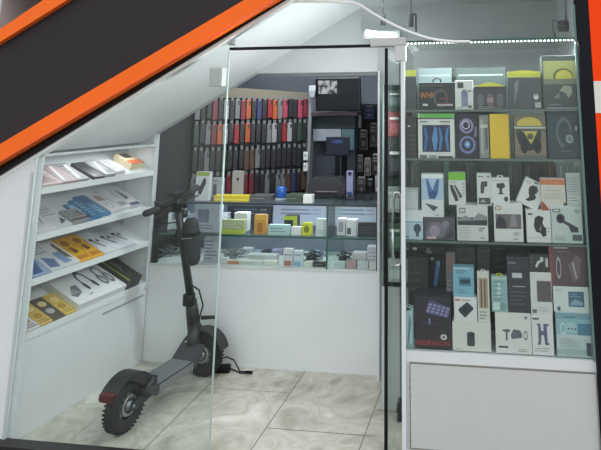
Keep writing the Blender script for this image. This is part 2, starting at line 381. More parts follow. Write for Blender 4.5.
def carton(key, name, label, cat, px, on, depth=.06, Y=.03, body=W, items=(), group=None, side=None, z=None, extra=None):
    """px = (left, top, right) on the plane Y; on = support height or key of the box beneath; its front faces the street"""
    x0, yt, x1 = px
    zb = z if z is not None else (TOPS[on] if isinstance(on, str) else on)+.0005
    # x from bottom-height, top from pixel
    d = ray((x0+x1)/2, yt); zt = hit((x0+x1)/2, yt, 1, Y).z
    def xat(xp):   # pixel x at mid height
        ym = yt+ (0)
        # find pixel row of mid height
        lo, hi = 0, 460
        for _ in range(30):
            m = (lo+hi)/2
            if hit(xp, m, 1, Y).z > (zb+zt)/2: lo = m
            else: hi = m
        return hit(xp, lo, 1, Y).x
    xa, xb = xat(x0), xat(x1)
    if key not in 'cz' and xa > .25: xa = max(xa, .370); xb = min(xb, 1.2175)
    if key == 'c' and zb < CT-.02: xa = max(xa, -1.42); xb = min(xb, .066)
    w, h = xb-xa, zt-zb
    b = MB(); b.box(0, w, 0, depth, 0, h, col(*body, .38), bev=.0012, seg=1)
    if side: b.box(-.0003, 0, .001, depth-.001, .001, h-.001, col(*side, .4)); b.box(.001, w-.001, .001, depth-.001, h, h+.0003, col(*side, .4))
    decs(b, w, h, items)
    o = b.build(name, loc=(xa, Y, zb)); tag(o, label, cat, group)
    if extra: extra(o, w, h, depth)
    TOPS[key] = zt; return o
def hangtab(c):
    def f(o, w, h, d):
        b = MB(); b.prism([(w*.3, h), (w*.36, h+.012), (w*.64, h+.012), (w*.7, h)], 0, .0015, col(*c, .4)); b.ell(w*.5, h+.006, w*.09, .003, -.0004, 0, col(*K, .5)); b.build('hang_tab', o)
    return f
def handle(o, w, h, d):
    b = MB(); b.tube([(w*.38, d/2, h-.002), (w*.40, d/2, h+.018), (w*.5, d/2, h+.024), (w*.6, d/2, h+.018), (w*.62, d/2, h-.002)], .004, col(*K, .5)); b.build('carry_handle', o)
G = (96, 99, 104)
# --- lower shelf
Zl = LOWZ+.004
carton('rb', 'keyboard_box', 'black box with red lettering and white round badge on bottom shelf, lowest of its stack', 'box', (415, 327, 453), Zl, .16, .03, (58, 56, 60),
       [('t', 'REDRAGON', .05, .16, .22, .86, (190, 62, 72)), ('e', .76, .56, .085, .13, (215, 210, 212)), ('e', .76, .56, .04, .06, (120, 110, 115))])
carton('kb', 'keyboard_box', 'black box printed with a tilted purple backlit keyboard, on the red lettered box', 'box', (414, 297, 451), 'rb', .16, .03, (56, 54, 60),
       [('p', [(.30, .45), (.92, .30), (.98, .66), (.42, .92)], (88, 86, 118))] +
       [('p', [(.33+.12*i+.03*j, .50+.11*j-.028*i), (.42+.12*i+.03*j, .48+.11*j-.028*i), (.44+.12*i+.03*j, .56+.11*j-.028*i), (.35+.12*i+.03*j, .58+.11*j-.028*i)], (150, 148, 186)) for i in range(5) for j in range(3)] +
       [('r', .40, .10, .44, .3, (150, 150, 200)), ('l', .2, .04, .9, .2, 2, (92, 80, 110))])
carton('pl', 'slim_blister_pack', 'narrow cyan and white pack squeezed in beside the door post on bottom shelf', 'package', (404.5, 307, 413.5), Zl, .03, .03, (150, 178, 182),
       [('r', .2, .1, .8, .9, (196, 214, 220)), ('p', [(.3, .1), (.5, .1), (.75, .6), (.5, .9)], (120, 150, 160)), ('r', .25, .92, .6, .98, (60, 66, 70))], extra=hangtab((160, 170, 170)))
carton('m1', 'speaker_box', 'black box with faded red lettering on top of the cyan pack, by the door post', 'box', (405, 257, 428.5), Zl, .07, .15, (60, 58, 61),
       [('l', .1, .55, .85, .85, 3, (78, 76, 80)), ('l', .10, .28, .9, .42, 1, (150, 62, 70)), ('r', .05, .04, .28, .14, (190, 192, 192)), ('r', .4, .02, .9, .14, (196, 198, 198))])
carton('m2', 'flash_drive_box', 'black box with a slanted blue device printed on it, behind the keyboard box', 'box', (429, 257, 446.5), Zl, .05, .22, (50, 52, 57),
       [('p', [(.22, .56), (.40, .53), (.66, .90), (.46, .94)], (92, 140, 196)), ('e', .31, .56, .10, .035, (92, 140, 196)), ('e', .56, .92, .10, .035, (128, 170, 214)), ('l', .08, .40, .9, .50, 1, (214, 216, 216)), ('r', .1, .96, .3, .995, (190, 192, 190))])
carton('m3', 'long_box', 'dark grey box topmost at left end of bottom shelf, with a white price sticker', 'box', (405, 246.5, 446), Zl, .09, .27, (66, 68, 73),
       [('r', .05, .955, .17, .985, (215, 215, 215)), ('p', [(.4, .93), (.5, .99), (.62, .93), (.55, .9)], (150, 154, 158))])
carton('m4', 'tall_grey_pack', 'tall grey package with a pinkish top panel behind the pale blue pack', 'package', (446.5, 252, 456), Zl, .05, .12, (122, 124, 126),
       [('r', .1, .76, .9, .96, (140, 112, 110)), ('l', .1, .5, .9, .7, 4, (150, 154, 156)), ('r', .1, .1, .9, .4, (104, 106, 110))])
carton('sp', 'speaker_box', 'large white box with a small dark speaker, lowest beneath the power bank box', 'box', (452.5, 322.5, 491), Zl, .09, .025, (222, 222, 216),
       [('r', .38, .22, .58, .63, (78, 80, 88)), ('e', .48, .62, .10, .06, (78, 80, 88)), ('e', .48, .23, .10, .05, (78, 80, 88)), ('e', .48, .55, .05, .06, (58, 60, 66)), ('l', .06, .05, .35, .12, 2, (170, 170, 168))])
carton('pb', 'power_bank_box', 'white box with a tilted dark power bank, standing on the large speaker box', 'box', (454, 297.5, 477), 'sp', .06, .03, (226, 226, 226),
       [('p', [(.20, .42), (.46, .18), (.50, .18), (.84, .52), (.84, .60), (.60, .80), (.55, .80), (.20, .52)], (66, 72, 80)), ('e', .52, .50, .16, .12, (52, 58, 66)), ('r', .06, .85, .25, .93, (206, 110, 120)), ('l', .35, .85, .85, .93, 1, (110, 116, 120))])
carton('bl', 'pale_blue_pack', 'pale blue pack with dark lettering panel, above the power bank box', 'package', (453, 267, 474), 'pb', .05, .04, (134, 184, 204),
       [('r', .28, .36, .86, .66, (92, 140, 160)), ('r', .34, .44, .8, .58, (54, 76, 90)), ('l', .15, .76, .7, .9, 2, (70, 110, 130)), ('l', .2, .1, .8, .26, 2, (96, 146, 166)), ('r', .05, .92, .8, .99, (176, 206, 214))])
carton('tn', 'stylus_pack', 'tall slim white pack with a tan window showing two pens, standing on the speaker box', 'package', (477.5, 272, 489.5), 'sp', .03, .03, (214, 214, 206),
       [('r', .12, .28, .88, .88, (176, 160, 138)), ('r', .28, .30, .38, .85, (112, 78, 60)), ('r', .58, .30, .68, .85, (112, 78, 60)), ('l', .15, .05, .85, .24, 3, (150, 146, 138))], extra=hangtab((226, 228, 226)))
carton('gd', 'gadget_box', 'wide white box printed with small grey tools and a hook, middle of bottom shelf', 'box', (495.5, 313, 531.5), Zl, .08, .025, (224, 225, 221),
       [('p', [(.20, .58), (.40, .60), (.40, .52), (.34, .54), (.33, .32), (.28, .32), (.29, .52), (.20, .55)], (98, 100, 108)), ('p', [(.42, .44), (.50, .60), (.68, .58), (.74, .50), (.74, .40), (.46, .36)], (110, 112, 120)),
        ('o', .84, .46, .055, .11, (98, 100, 108)), ('r', .08, .14, .34, .18, (84, 86, 90)), ('l', .62, .05, .92, .14, 2, (150, 152, 152)), ('e', .86, .9, .05, .04, (150, 152, 152))])
carton('xs', 'brace_box', 'white box with a purple grey M shaped support, right of the small tools box', 'box', (532, 315, 553.5), Zl, .08, .025, (224, 225, 224),
       [('p', [(.22, .26), (.40, .26), (.44, .5), (.56, .5), (.60, .26), (.80, .26), (.80, .30), (.72, .32), (.70, .72), (.80, .74), (.8, .78), (.55, .78), (.54, .60), (.44, .60), (.40, .78), (.22, .78), (.3, .72), (.3, .32)], (104, 102, 132)),
        ('r', .06, .88, .35, .92, (60, 62, 66)), ('l', .1, .08, .9, .2, 2, (160, 160, 160))])
carton('tb', 'router_box', 'teal and white box with dark blue corner and QR-free label, lowest at the right end', 'box', (556.5, 313, 595), Zl, .1, .025, (196, 212, 212),
       [('r', 0, .5, 1, .86, (150, 192, 202)), ('r', 0, .86, 1, .995, (128, 168, 180)), ('r', .62, .5, 1, .76, (92, 136, 160)), ('l', .25, .86, .7, .94, 1, (90, 130, 142)), ('o', .2, .64, .09, .14, (206, 226, 228)), ('r', .3, .56, .56, .78, (176, 208, 214)),
        ('r', .33, .62, .38, .66, (80, 100, 110)), ('r', .43, .62, .47, .66, (80, 100, 110)), ('r', .52, .62, .56, .66, (80, 100, 110)), ('r', .02, .06, .98, .18, (166, 186, 190)), ('r', .84, .05, .97, .34, (74, 88, 98)), ('l', .1, .22, .7, .44, 4, (170, 180, 184))])['label'] = 'teal and white box with a dark blue corner, right end of bottom shelf'
carton('ub', 'screen_box', 'pale box printed with a small blue screen, standing on the teal and white box', 'box', (553.5, 287, 592), 'tb', .09, .03, (214, 224, 222),
       [('r', .42, .22, .86, .82, (84, 116, 138)), ('p', [(.46, .34), (.6, .52), (.82, .40), (.82, .28), (.46, .28)], (140, 176, 190)), ('l', .46, .58, .8, .74, 2, (150, 184, 196)), ('e', .14, .13, .05, .09, (90, 116, 122)), ('l', .05, .8, .3, .92, 2, (176, 190, 190))])
carton('rp', 'game_controller_box', 'dark reddish grey box with faint stripes at the right end, topmost of its stack', 'box', (549.5, 247, 591), 'ub', .09, .035, (100, 84, 90),
       [('r', 0, 0, .11, 1, (134, 84, 86)), ('o', .24, .46, .07, .28, (176, 172, 172)), ('p', [(.5, .5), (.7, .8), (.86, .7), (.78, .2), (.62, .12)], (124, 110, 118)), ('p', [(.6, .6), (.64, .62), (.72, .22), (.69, .2)], (186, 180, 180)), ('l', .2, .84, .6, .92, 1, (140, 128, 132)), ('r', .14, .955, .5, .995, (186, 192, 194))])
carton('dk', 'charcoal_box', 'charcoal box with white label and fine lines, standing on the small tools box', 'box', (507.5, 257, 530), 'gd', .07, .03, (66, 66, 72),
       [('r', .22, .62, .66, .71, (206, 208, 210)), ('r', .22, .46, .80, .475, (176, 178, 182)), ('l', .1, .12, .9, .4, 4, (96, 97, 104)), ('r', .05, .88, .4, .905, (150, 152, 158)), ('r', 0, .735, 1, .745, (48, 48, 54))])
carton('ts', 'teal_slim_pack', 'slim teal pack with a yellow hanging tab, left of the charcoal box', 'package', (491.5, 276, 507.5), 'gd', .03, .03, (150, 184, 186),
       [('r', .05, .9, .95, .97, (190, 206, 200)), ('p', [(.35, .4), (.55, .42), (.62, .72), (.48, .84), (.36, .7)], (206, 222, 224)), ('r', .1, .06, .5, .26, (206, 224, 218)), ('l', .1, .28, .9, .9, 5, (120, 160, 166)), ('l', .55, .06, .9, .26, 3, (84, 104, 110))], extra=hangtab((206, 196, 72)))
carton('ph', 'phone_case_box', 'white box with a window showing a brown phone, standing on the M support box', 'box', (530.5, 272.5, 552), 'xs', .05, .03, (218, 219, 216),
       [('r', .30, .30, .98, .80, (120, 116, 116)), ('r', .36, .33, .94, .77, (104, 98, 98)), ('e', .85, .72, .05, .03, (70, 70, 72)), ('r', .06, .03, .26, .12, (120, 120, 120)), ('l', .35, .06, .85, .2, 2, (188, 188, 186))])
carton('db', 'adapter_pack', 'dark pack with small white connectors, on top of the brown phone window box', 'package', (529, 254.5, 549), 'ph', .04, .032, (66, 68, 70),
       [('p', [(.3, .3), (.4, .25), (.5, .5), (.68, .6), (.66, .7), (.42, .62)], (210, 212, 212)), ('r', .56, .6, .72, .85, (198, 202, 202)), ('r', .82, .3, .95, .8, (190, 190, 190)), ('l', .05, .5, .25, .9, 3, (130, 132, 132))])
# --- middle shelf, lower row
carton('a1', 'webcam_box', 'white and pale blue box with a small dark webcam, by the door post', 'box', (402.5, 210.5, 423), MIDZ, .08, .03, (222, 228, 230),
       [('r', 0, 0, 1, .58, (186, 208, 220)), ('r', 0, .58, 1, .62, (130, 172, 192)), ('e', .70, .38, .2, .16, (72, 86, 100)), ('r', .62, .1, .78, .3, (86, 100, 112)), ('l', .05, .04, .25, .14, 1, (50, 56, 62)), ('r', .30, 0, .36, .3, (206, 220, 226))])
carton('a2', 'plain_carton', 'plain pale grey carton standing on the webcam box', 'box', (403, 189.5, 418), 'a1', .07, .035, (196, 202, 204), [('r', 0, .90, 1, .92, (150, 156, 160)), ('l', .4, .03, .7, .1, 1, (110, 114, 118))])
carton('a3', 'toy_box', 'dark box with a blurred purple grey picture between the webcam box and banded white box', 'box', (424, 217.5, 455), MIDZ, .1, .03, (92, 92, 98),
       [('p', [(.05, .2), (.2, .75), (.5, .8), (.75, .5), (.6, .1)], (126, 120, 134)), ('e', .35, .4, .16, .26, (158, 148, 164)), ('e', .7, .7, .12, .18, (136, 132, 142)), ('r', .08, .04, .4, .16, (196, 170, 180)), ('p', [(.7, .1), (.95, .2), (.9, .5)], (70, 70, 76))])
carton('a4', 'drone_box', 'tall white box with a blue folding figure, standing on the dark picture box', 'box', (421.5, 174, 443.5), 'a3', .07, .032, (218, 224, 226),
       [('r', 0, .40, 1, .9, (176, 200, 220)), ('p', [(.2, .88), (.3, .88), (.5, .62), (.7, .88), (.82, .88), (.75, .55), (.62, .42), (.35, .42), (.28, .6)], (66, 112, 166)), ('e', .5, .52, .2, .08, (44, 84, 138)), ('r', 0, .9, 1, 1, (236, 240, 240)),
        ('p', [(.15, .32), (.55, .14), (.75, .24), (.35, .3)], (78, 86, 92)), ('l', .6, .03, .9, .07, 1, (70, 76, 80))])
carton('a5', 'memory_box', 'white box with a dark banded picture and a double square logo, middle of middle shelf', 'box', (457, 205.5, 488), MIDZ, .09, .03, (214, 216, 216),
       [('r', .02, .44, .98, .66, (70, 72, 76)), ('p', [(.02, .6), (.3, .72), (.5, .6), (.7, .8), (.98, .7), (.98, .6), (.02, .55)], (150, 152, 154)), ('r', .08, .78, .28, .93, (130, 132, 136)), ('r', .11, .81, .25, .90, (206, 208, 208)), ('l', .7, .26, .92, .4, 2, (80, 82, 86)), ('l', .75, .06, .92, .12, 1, (80, 82, 86)), ('l', .06, .06, .5, .4, 5, (186, 188, 188))])
carton('a6', 'phone_holder_box', 'white box with a bright green top and dark phone holder', 'box', (448.5, 172.5, 465.5), 'a5', .05, .035, (214, 216, 214),
       [('r', 0, .76, 1, 1, (122, 196, 62)), ('p', [(.08, .60), (.22, .62), (.50, .30), (.58, .14), (.40, .10), (.14, .44)], (64, 58, 58)), ('p', [(.3, .62), (.42, .60), (.82, .26), (.66, .2)], (86, 80, 80)), ('l', .85, .3, .95, .7, 4, (70, 70, 70)), ('l', .1, .66, .6, .74, 1, (150, 156, 150))])
carton('a7', 'camera_box', 'white box with a dark small camera above the right corner of the banded white box', 'box', (477, 173.5, 491.5), 'a5', .05, .032, (214, 218, 216),
       [('p', [(.25, .62), (.3, .74), (.72, .76), (.72, .6), (.52, .58), (.46, .38), (.24, .38)], (72, 74, 80)), ('r', .1, .04, .9, .24, (76, 80, 84)), ('p', [(.2, .1), (.4, .2), (.6, .1)], (170, 172, 172)), ('l', .08, .86, .5, .94, 1, (84, 88, 90)), ('e', .8, .9, .1, .04, (150, 152, 152))])
carton('a8', 'watch_box', 'white box with a dark photo strip and red logo, right of the banded white box', 'box', (494, 203.5, 523), MIDZ, .09, .03, (222, 222, 219),
       [('r', .06, .34, .94, .72, (116, 110, 114)), ('p', [(.06, .5), (.2, .7), (.4, .56), (.45, .34), (.06, .34)], (64, 62, 68)), ('p', [(.55, .4), (.6, .7), (.75, .7), (.8, .4)], (150, 146, 152)), ('o', .16, .88, .11, .06, (180, 90, 90)), ('l', .66, .16, .9, .26, 2, (100, 102, 104)), ('l', .66, .05, .9, .1, 1, (120, 120, 122))])
carton('a9', 'lamp_box', 'white box with a curved black lamp, between the photo strip box and teal camera box', 'box', (526.5, 210.5, 551), MIDZ, .08, .03, (224, 226, 224),
       [('p', [(.30, .52), (.36, .78), (.52, .84), (.72, .78), (.66, .62), (.72, .5), (.80, .46), (.80, .22), (.66, .18), (.56, .30), (.38, .34)], (58, 58, 62)), ('p', [(.5, .42), (.62, .55), (.58, .34)], (140, 140, 146)), ('r', .08, .86, .26, .91, (70, 70, 74)), ('r', .05, .15, .95, .16, (170, 172, 172)), ('l', .85, .3, .95, .5, 2, (120, 122, 122))])
carton('a10', 'dash_camera_box', 'pale teal box with two small black cameras, right end of middle shelf', 'box', (551.5, 206, 582.5), MIDZ, .09, .03, (196, 210, 208),
       [('e', .30, .66, .14, .13, (70, 74, 80)), ('e', .30, .66, .07, .065, (34, 36, 42)), ('p', [(.40, .62), (.55, .56), (.86, .42), (.86, .30), (.62, .30), (.55, .46), (.38, .54)], (74, 78, 84)), ('r', .66, .08, .96, .24, (96, 104, 106)), ('r', .05, .83, .30, .92, (96, 100, 100)), ('r', .08, .85, .27, .90, (206, 214, 212)), ('o', .84, .87, .06, .045, (100, 104, 104)), ('l', .08, .08, .5, .2, 3, (150, 164, 162))])
carton('a11', 'clip_mount_box', 'white hang tab box with a black clip mount, above the photo strip box', 'box', (491.5, 178, 509.5), 'a8', .05, .035, (220, 224, 224),
       [('p', [(.3, .78), (.7, .8), (.78, .66), (.58, .56), (.60, .42), (.7, .36), (.34, .34), (.46, .44), (.42, .60), (.28, .62)], (58, 60, 66)), ('e', .80, .16, .12, .1, (76, 80, 86)), ('r', 0, .88, 1, .91, (180, 184, 184))], extra=hangtab(W))
# leaning box
q = hit(513.5, 200.5, 1, .055); b = MB(); w, h = .108, .125
b.box(0, w, 0, .045, 0, h, col(226, 228, 227, .4), bev=.0012, seg=1)
decs(b, w, h, [('p', [(.3, .62), (.38, .8), (.6, .84), (.72, .7), (.62, .54), (.74, .46), (.72, .34), (.5, .2), (.34, .2), (.46, .36), (.36, .5)], (44, 46, 50)), ('o', .5, .66, .2, .17, (60, 62, 66)), ('r', .1, .82, .26, .93, (150, 150, 150)), ('r', .12, .84, .24, .91, W), ('l', .1, .04, .4, .08, 1, (90, 90, 90)), ('o', .88, .85, .06, .05, (120, 120, 120))])
lb = tag(b.build('tilted_mount_box', loc=(q.x+.012, .07, TOPS['a8']+.006), rot=(0, math.radians(25), 0)), 'tilted white box with a round black mount, leaning above the photo strip box', 'box')
b = MB(); b.ell(w*.5, h*.94, w*.12, h*.02, -.0024, -.0018, col(*K, .4)); b.build('hang_slot', lb)
carton('a12', 'orange_top_box', 'white box with an orange top stripe and reddish foot, above the curved lamp box', 'box', (541, 178.5, 565.5), 'a9', .05, .035, (214, 208, 200),
       [('r', 0, .80, 1, .98, (206, 128, 86)), ('p', [(0, 0), (.34, 0), (.12, .22), (0, .3)], (168, 74, 58)), ('l', .2, .6, .8, .66, 1, (150, 146, 142)), ('l', .12, .35, .9, .55, 3, (190, 188, 184)), ('r', .9, .05, .99, .25, (70, 70, 74))])
carton('a13', 'grey_cable_box', 'narrow grey white box with fine print, above the teal camera box', 'box', (566.5, 173, 581), 'a10', .05, .035, (186, 194, 194),
       [('l', .1, .4, .9, .9, 7, (140, 150, 152)), ('r', .1, .1, .9, .3, (206, 212, 212)), ('l', .15, .12, .85, .28, 2, (120, 126, 130))])
# --- upper shelf, lower row
carton('b1', 'audio_box', 'dark box behind the white door post on upper shelf', 'box', (403.5, 117, 416.5), UPZ, .08, .035, (62, 62, 66), [('r', .3, .75, .5, .8, (200, 200, 200)), ('l', .2, .15, .9, .6, 4, (84, 80, 88))])
def blue(i): 
    x = .12+.40*i
    return [('p', [(x+.02, .86), (x+.08, .9), (x+.15, .5), (x+.10, .12), (x+.03, .1), (x+.10, .45)], (74, 122, 176)), ('p', [(x+.36, .86), (x+.30, .9), (x+.22, .5), (x+.28, .12), (x+.35, .1), (x+.27, .45)], (98, 148, 198))]
carton('b2', 'walkie_talkie_box', 'white framed box with dark window showing blue curved speakers, bright green top strip', 'box', (418, 113.5, 454.5), UPZ, .09, .03, (226, 228, 224),
       [('r', .04, .90, .98, 1, (112, 196, 92)), ('r', 0, .875, 1, .90, (60, 64, 66)), ('r', .12, .14, .88, .74, (38, 52, 78)),
        ('p', [(.15, .7), (.22, .68), (.28, .45), (.22, .18), (.15, .16), (.2, .44)], (66, 112, 170)), ('p', [(.46, .72), (.52, .66), (.55, .44), (.5, .18), (.44, .16), (.38, .44)], (96, 146, 198)), ('p', [(.56, .7), (.63, .66), (.68, .45), (.62, .18), (.56, .16), (.6, .44)], (78, 126, 186)), ('p', [(.85, .72), (.78, .66), (.74, .44), (.79, .18), (.85, .16), (.82, .44)], (80, 130, 186)),
        ('l', .06, .78, .3, .85, 1, (60, 90, 110)), ('l', .6, .78, .9, .85, 1, (90, 90, 60)), ('r', .05, .0, .24, .07, (110, 116, 116)), ('r', .3, .0, .5, .07, (150, 156, 156)), ('r', .55, 0, .95, .05, (70, 74, 76))])
carton('b3', 'headset_pack', 'black pack with two pale purple ring shaped earphones, left of the yellow box', 'package', (457.5, 113.5, 478), UPZ, .06, .035, (48, 46, 58),
       [('o', .45, .72, .34, .17, (146, 144, 186)), ('o', .42, .74, .2, .1, (196, 194, 220)), ('o', .48, .30, .40, .20, (126, 130, 184)), ('e', .48, .31, .17, .09, (96, 130, 184)), ('e', .48, .31, .08, .045, (170, 200, 226)), ('p', [(.8, .45), (.95, .5), (.95, .7), (.85, .7)], (120, 112, 150))])
carton('b4', 'clear_tube_pack', 'clear grey tube pack between the earphone pack and yellow box', 'package', (479, 115, 489), UPZ, .05, .05, (150, 156, 154), [('r', .2, .1, .4, .9, (186, 190, 188)), ('r', .6, .2, .85, .8, (104, 110, 108)), ('r', .1, .7, .9, .78, (210, 212, 212))])
carton('b5', 'yellow_box', 'plain tall yellow box on upper shelf', 'box', (490, 114, 509.5), UPZ, .07, .028, (232, 196, 62), [('r', 0, .78, 1, .785, (200, 164, 40)), ('e', .5, .3, .02, .01, (190, 150, 40)), ('r', .93, 0, 1, 1, (212, 176, 50))])
carton('b6', 'headphone_box', 'brown framed box with a yellow dome and yellow triangle over dark headphones', 'box', (514.5, 114.5, 546), UPZ, .08, .035, (136, 124, 106),
       [('e', .46, .58, .40, .40, (52, 56, 62)), ('r', .04, .72, .98, 1, (124, 116, 102)), ('e', .48, .76, .40, .18, (206, 188, 88)), ('r', .04, .62, .98, .74, (92, 92, 90)), ('r', 0, .68, 1, .72, (196, 200, 196)), ('p', [(.28, .62), (.74, .62), (.52, .32)], (196, 184, 100)), ('e', .50, .50, .10, .07, (84, 92, 72)), ('e', .30, .28, .12, .16, (36, 40, 46)), ('e', .72, .28, .12, .16, (36, 40, 46)), ('r', 0, 0, 1, .08, (104, 106, 104))])
carton('b7', 'headphone_box', 'large slate blue box with a curved headphone band and pale round ear cup', 'box', (547.5, 106.5, 582), UPZ, .1, .03, (60, 74, 82),
       [('o', .52, .5, .25, .30, (96, 110, 118)), ('r', .5, .2, .8, .5, (60, 74, 82)), ('e', .68, .38, .12, .085, (148, 160, 166)), ('e', .68, .38, .07, .05, (112, 124, 132)), ('e', .90, .58, .03, .05, (170, 180, 184)), ('l', .4, .12, .85, .18, 1, (110, 122, 128)), ('r', 0, .96, 1, .985, (150, 162, 164))])
# --- upper row on the small glass shelf
carton('c1', 'helmet_box', 'dark box with yellow green lid behind the white door post, topmost left', 'box', (404, 70, 416), MIDUP, .09, .035, (72, 78, 82), [('r', 0, .84, 1, 1, (196, 202, 92)), ('r', 0, .8, 1, .84, (90, 96, 92))])
carton('c2', 'microphone_box', 'black box with a top carry handle and orange lettering, topmost row', 'box', (418.5, 82.5, 454.5), MIDUP, .09, .03, (44, 48, 52),
       [('t', 'WHK', .04, .42, .22, .42, (196, 130, 70)), ('o', .62, .42, .2, .34, (84, 90, 96)), ('r', .12, .14, .26, .22, (206, 210, 212)), ('r', .52, .14, .95, .21, (190, 186, 190)), ('l', .6, .14, .95, .5, 2, (120, 70, 70)), ('r', 0, .86, .7, .9, (80, 96, 90)), ('l', .6, .6, .9, .9, 3, (90, 70, 76))], extra=handle)
carton('c3', 'fan_box', 'pale grey box with a purple grey rounded device and dark square logo, topmost row', 'box', (455, 80.5, 473), MIDUP, .08, .03, (208, 212, 208),
       [('r', .35, .10, .72, .55, (132, 132, 160)), ('e', .53, .55, .19, .14, (120, 120, 148)), ('r', .15, .74, .48, .93, (58, 62, 64)), ('r', .72, .60, .9, .66, (110, 114, 116)), ('l', .1, .03, .6, .1, 1, (100, 104, 104)), ('e', .82, .1, .1, .05, (80, 100, 84))])
def arc(o, w, h, d):
    b = MB(); n = 12
    b.prism([(w*.02, h)]+[(w*(.02+.96*k/n), h+.020*math.sin(PI*k/n)) for k in range(1, n)]+[(w*.98, h)], 0, .002, col(206, 204, 76, .4)); b.build('header_card', o)
carton('c4', 'clip_pack', 'dark clip pack with a curved yellow green header, centre of topmost row', 'package', (474, 86.5, 506.5), MIDUP, .06, .032, (66, 68, 76),
       [('r', 0, .84, 1, 1, (60, 62, 60)), ('e', .2, .4, .11, .3, (96, 100, 108)), ('e', .5, .4, .11, .3, (106, 98, 108)), ('e', .8, .4, .11, .3, (96, 100, 108)), ('r', .4, .3, .6, .5, (150, 128, 128)), ('l', .1, .02, .9, .14, 2, (180, 176, 170))], extra=arc)
carton('c5', 'sports_headphone_box', 'grey box with a yellow green lid and small white mark, topmost row', 'box', (508, 71.5, 541), MIDUP, .09, .032, (78, 84, 88),
       [('r', 0, .84, 1, 1, (192, 196, 86)), ('e', .5, .97, .4, .06, (206, 206, 70)), ('p', [(.18, .12), (.30, .5), (.34, .8), (.2, .7)], (120, 128, 132)), ('p', [(.76, .30), (.80, .42), (.84, .32), (.88, .42), (.92, .30), (.84, .24)], (206, 210, 210)), ('r', .8, .04, .98, .18, (172, 176, 178)), ('l', .3, .03, .7, .1, 1, (110, 116, 120))])
carton('c6', 'arched_headphone_box', 'large dark framed box with a yellow green window and arched band, topmost right', 'box', (542.5, 55.5, 579.5), MIDUP, .1, .03, (84, 92, 88),
       [('r', .04, .5, 1, .90, (176, 180, 116)), ('e', .62, .60, .30, .16, (104, 108, 66)), ('e', .64, .585, .25, .14, (206, 200, 92)), ('r', .04, .44, 1, .56, (120, 126, 108)), ('r', .04, .04, 1, .46, (78, 84, 86)), ('p', [(.5, .34), (.62, .44), (.84, .42), (.86, .3), (.74, .2), (.66, .3)], (156, 160, 140)), ('p', [(.3, .2), (.5, .32), (.46, .2)], (130, 134, 124)), ('l', .12, .04, .6, .12, 1, (120, 126, 128))])
# second rank standing further back, seen between and above the front boxes
rear = [('d1', (418, 68, 452), MIDUP, (110, 126, 126), 'grey green carton standing behind the box with the carry handle'), ('d2', (456, 67.5, 506), MIDUP, (70, 82, 80), 'dark green grey carton behind the clip pack with curved header'),
        ('d3', (420, 160.5, 448), UPZ-.31, (96, 106, 108), None)]
for k, p, on, c, lab in rear[:2]:
    carton(k, 'rear_carton', lab, 'box', p, on, .1, .22, c, [('r', .05, .8, .95, .84, (138, 150, 148)), ('l', .1, .3, .9, .6, 3, (120, 130, 132))])
for k, (p, c, lab) in enumerate((((404, 163, 420), (84, 90, 92), 'dark grey carton standing behind the plain pale grey carton'), ((444, 163, 449), (86, 118, 110), 'thin green grey carton behind the green topped phone holder box'),
                 ((466, 164, 476), (66, 72, 78), 'dark carton in the gap left of the small camera box'), ((508, 163, 522), (74, 84, 86), 'dark carton standing behind the tilted white box'), ((524, 163, 546), (58, 64, 66), 'wide dark carton behind the orange topped box'), ((549, 163, 556), (112, 92, 76), 'thin brown carton behind the orange topped box'),
                 ((558, 162, 577), (180, 196, 192), 'pale glazed carton behind the narrow grey white box'))):
    carton('e%d' % k, 'rear_carton', lab, 'box', p, MIDZ, .08, .27, c, [('r', .2, .7, .3, .95, tuple(min(255, v+45) for v in c)), ('r', .6, .4, .66, .95, tuple(min(255, v+25) for v in c)), ('l', .1, .1, .9, .4, 4, tuple(max(0, v-20) for v in c))])
for k, (p, c, lab) in enumerate((((478, 250, 491), (104, 108, 112), 'grey carton behind the slim pen pack'), ((492, 248, 507), (60, 60, 64), 'black carton behind the slim teal pack'), ((508, 246, 547), (82, 82, 86), 'grey carton behind the charcoal box'), ((457, 248, 476), (110, 116, 114), 'grey carton behind the pale blue pack'))):
    carton('g%d' % k, 'rear_carton', lab, 'box', p, Zl, .08, .28, c, [('l', .1, .1, .9, .9, 9, tuple(min(255, v+14) for v in c))])

# ================================================================== LEFT DISPLAY CABINET
A0 = Vector((-1.563, -.033, 0)); A1 = Vector((-1.474, .860, 0)); U = (A1-A0).normalized(); N = Vector((-U.y, U.x, 0)); RZ = math.atan2(U.y, U.x); LEN = (A1-A0).length
lc = tag(empty('display_shelf_unit', A0, (0, 0, RZ)), 'white open shelf unit with sloping trays along the left wall', 'shelf unit')
def lb_(name, *boxes):
    b = MB()
    for bx in boxes: b.box(*bx)
    return b.build(name, lc)
DP = .36; SH = [.481, .737, .955, 1.190]; LT = 1.372
lb_('base', (0, LEN, 0, DP, .0, .467, WHITE))
lb_('drawer_line', (.52, LEN-.03, -.003, 0, .405, .415, col(150, 155, 158, .4)))
lb_('back_panel', (0.015, LEN-.015, DP, DP+.012, .467, LT, WHITE))
lb_('side_panel', (LEN-.015, LEN, 0, DP, .467, LT, WHITE)); lb_('side_panel', (0, .012, 0, DP, .467, 1.36, WHITE))
lb_('top_panel', (0.012, LEN, 0.0, DP, LT-.012, LT, WHITE))
lb_('corner_post', (LEN-.022, LEN+.004, -.006, 0.0, .44, LT, col(205, 210, 210, .3)))
TILT = math.radians(24)
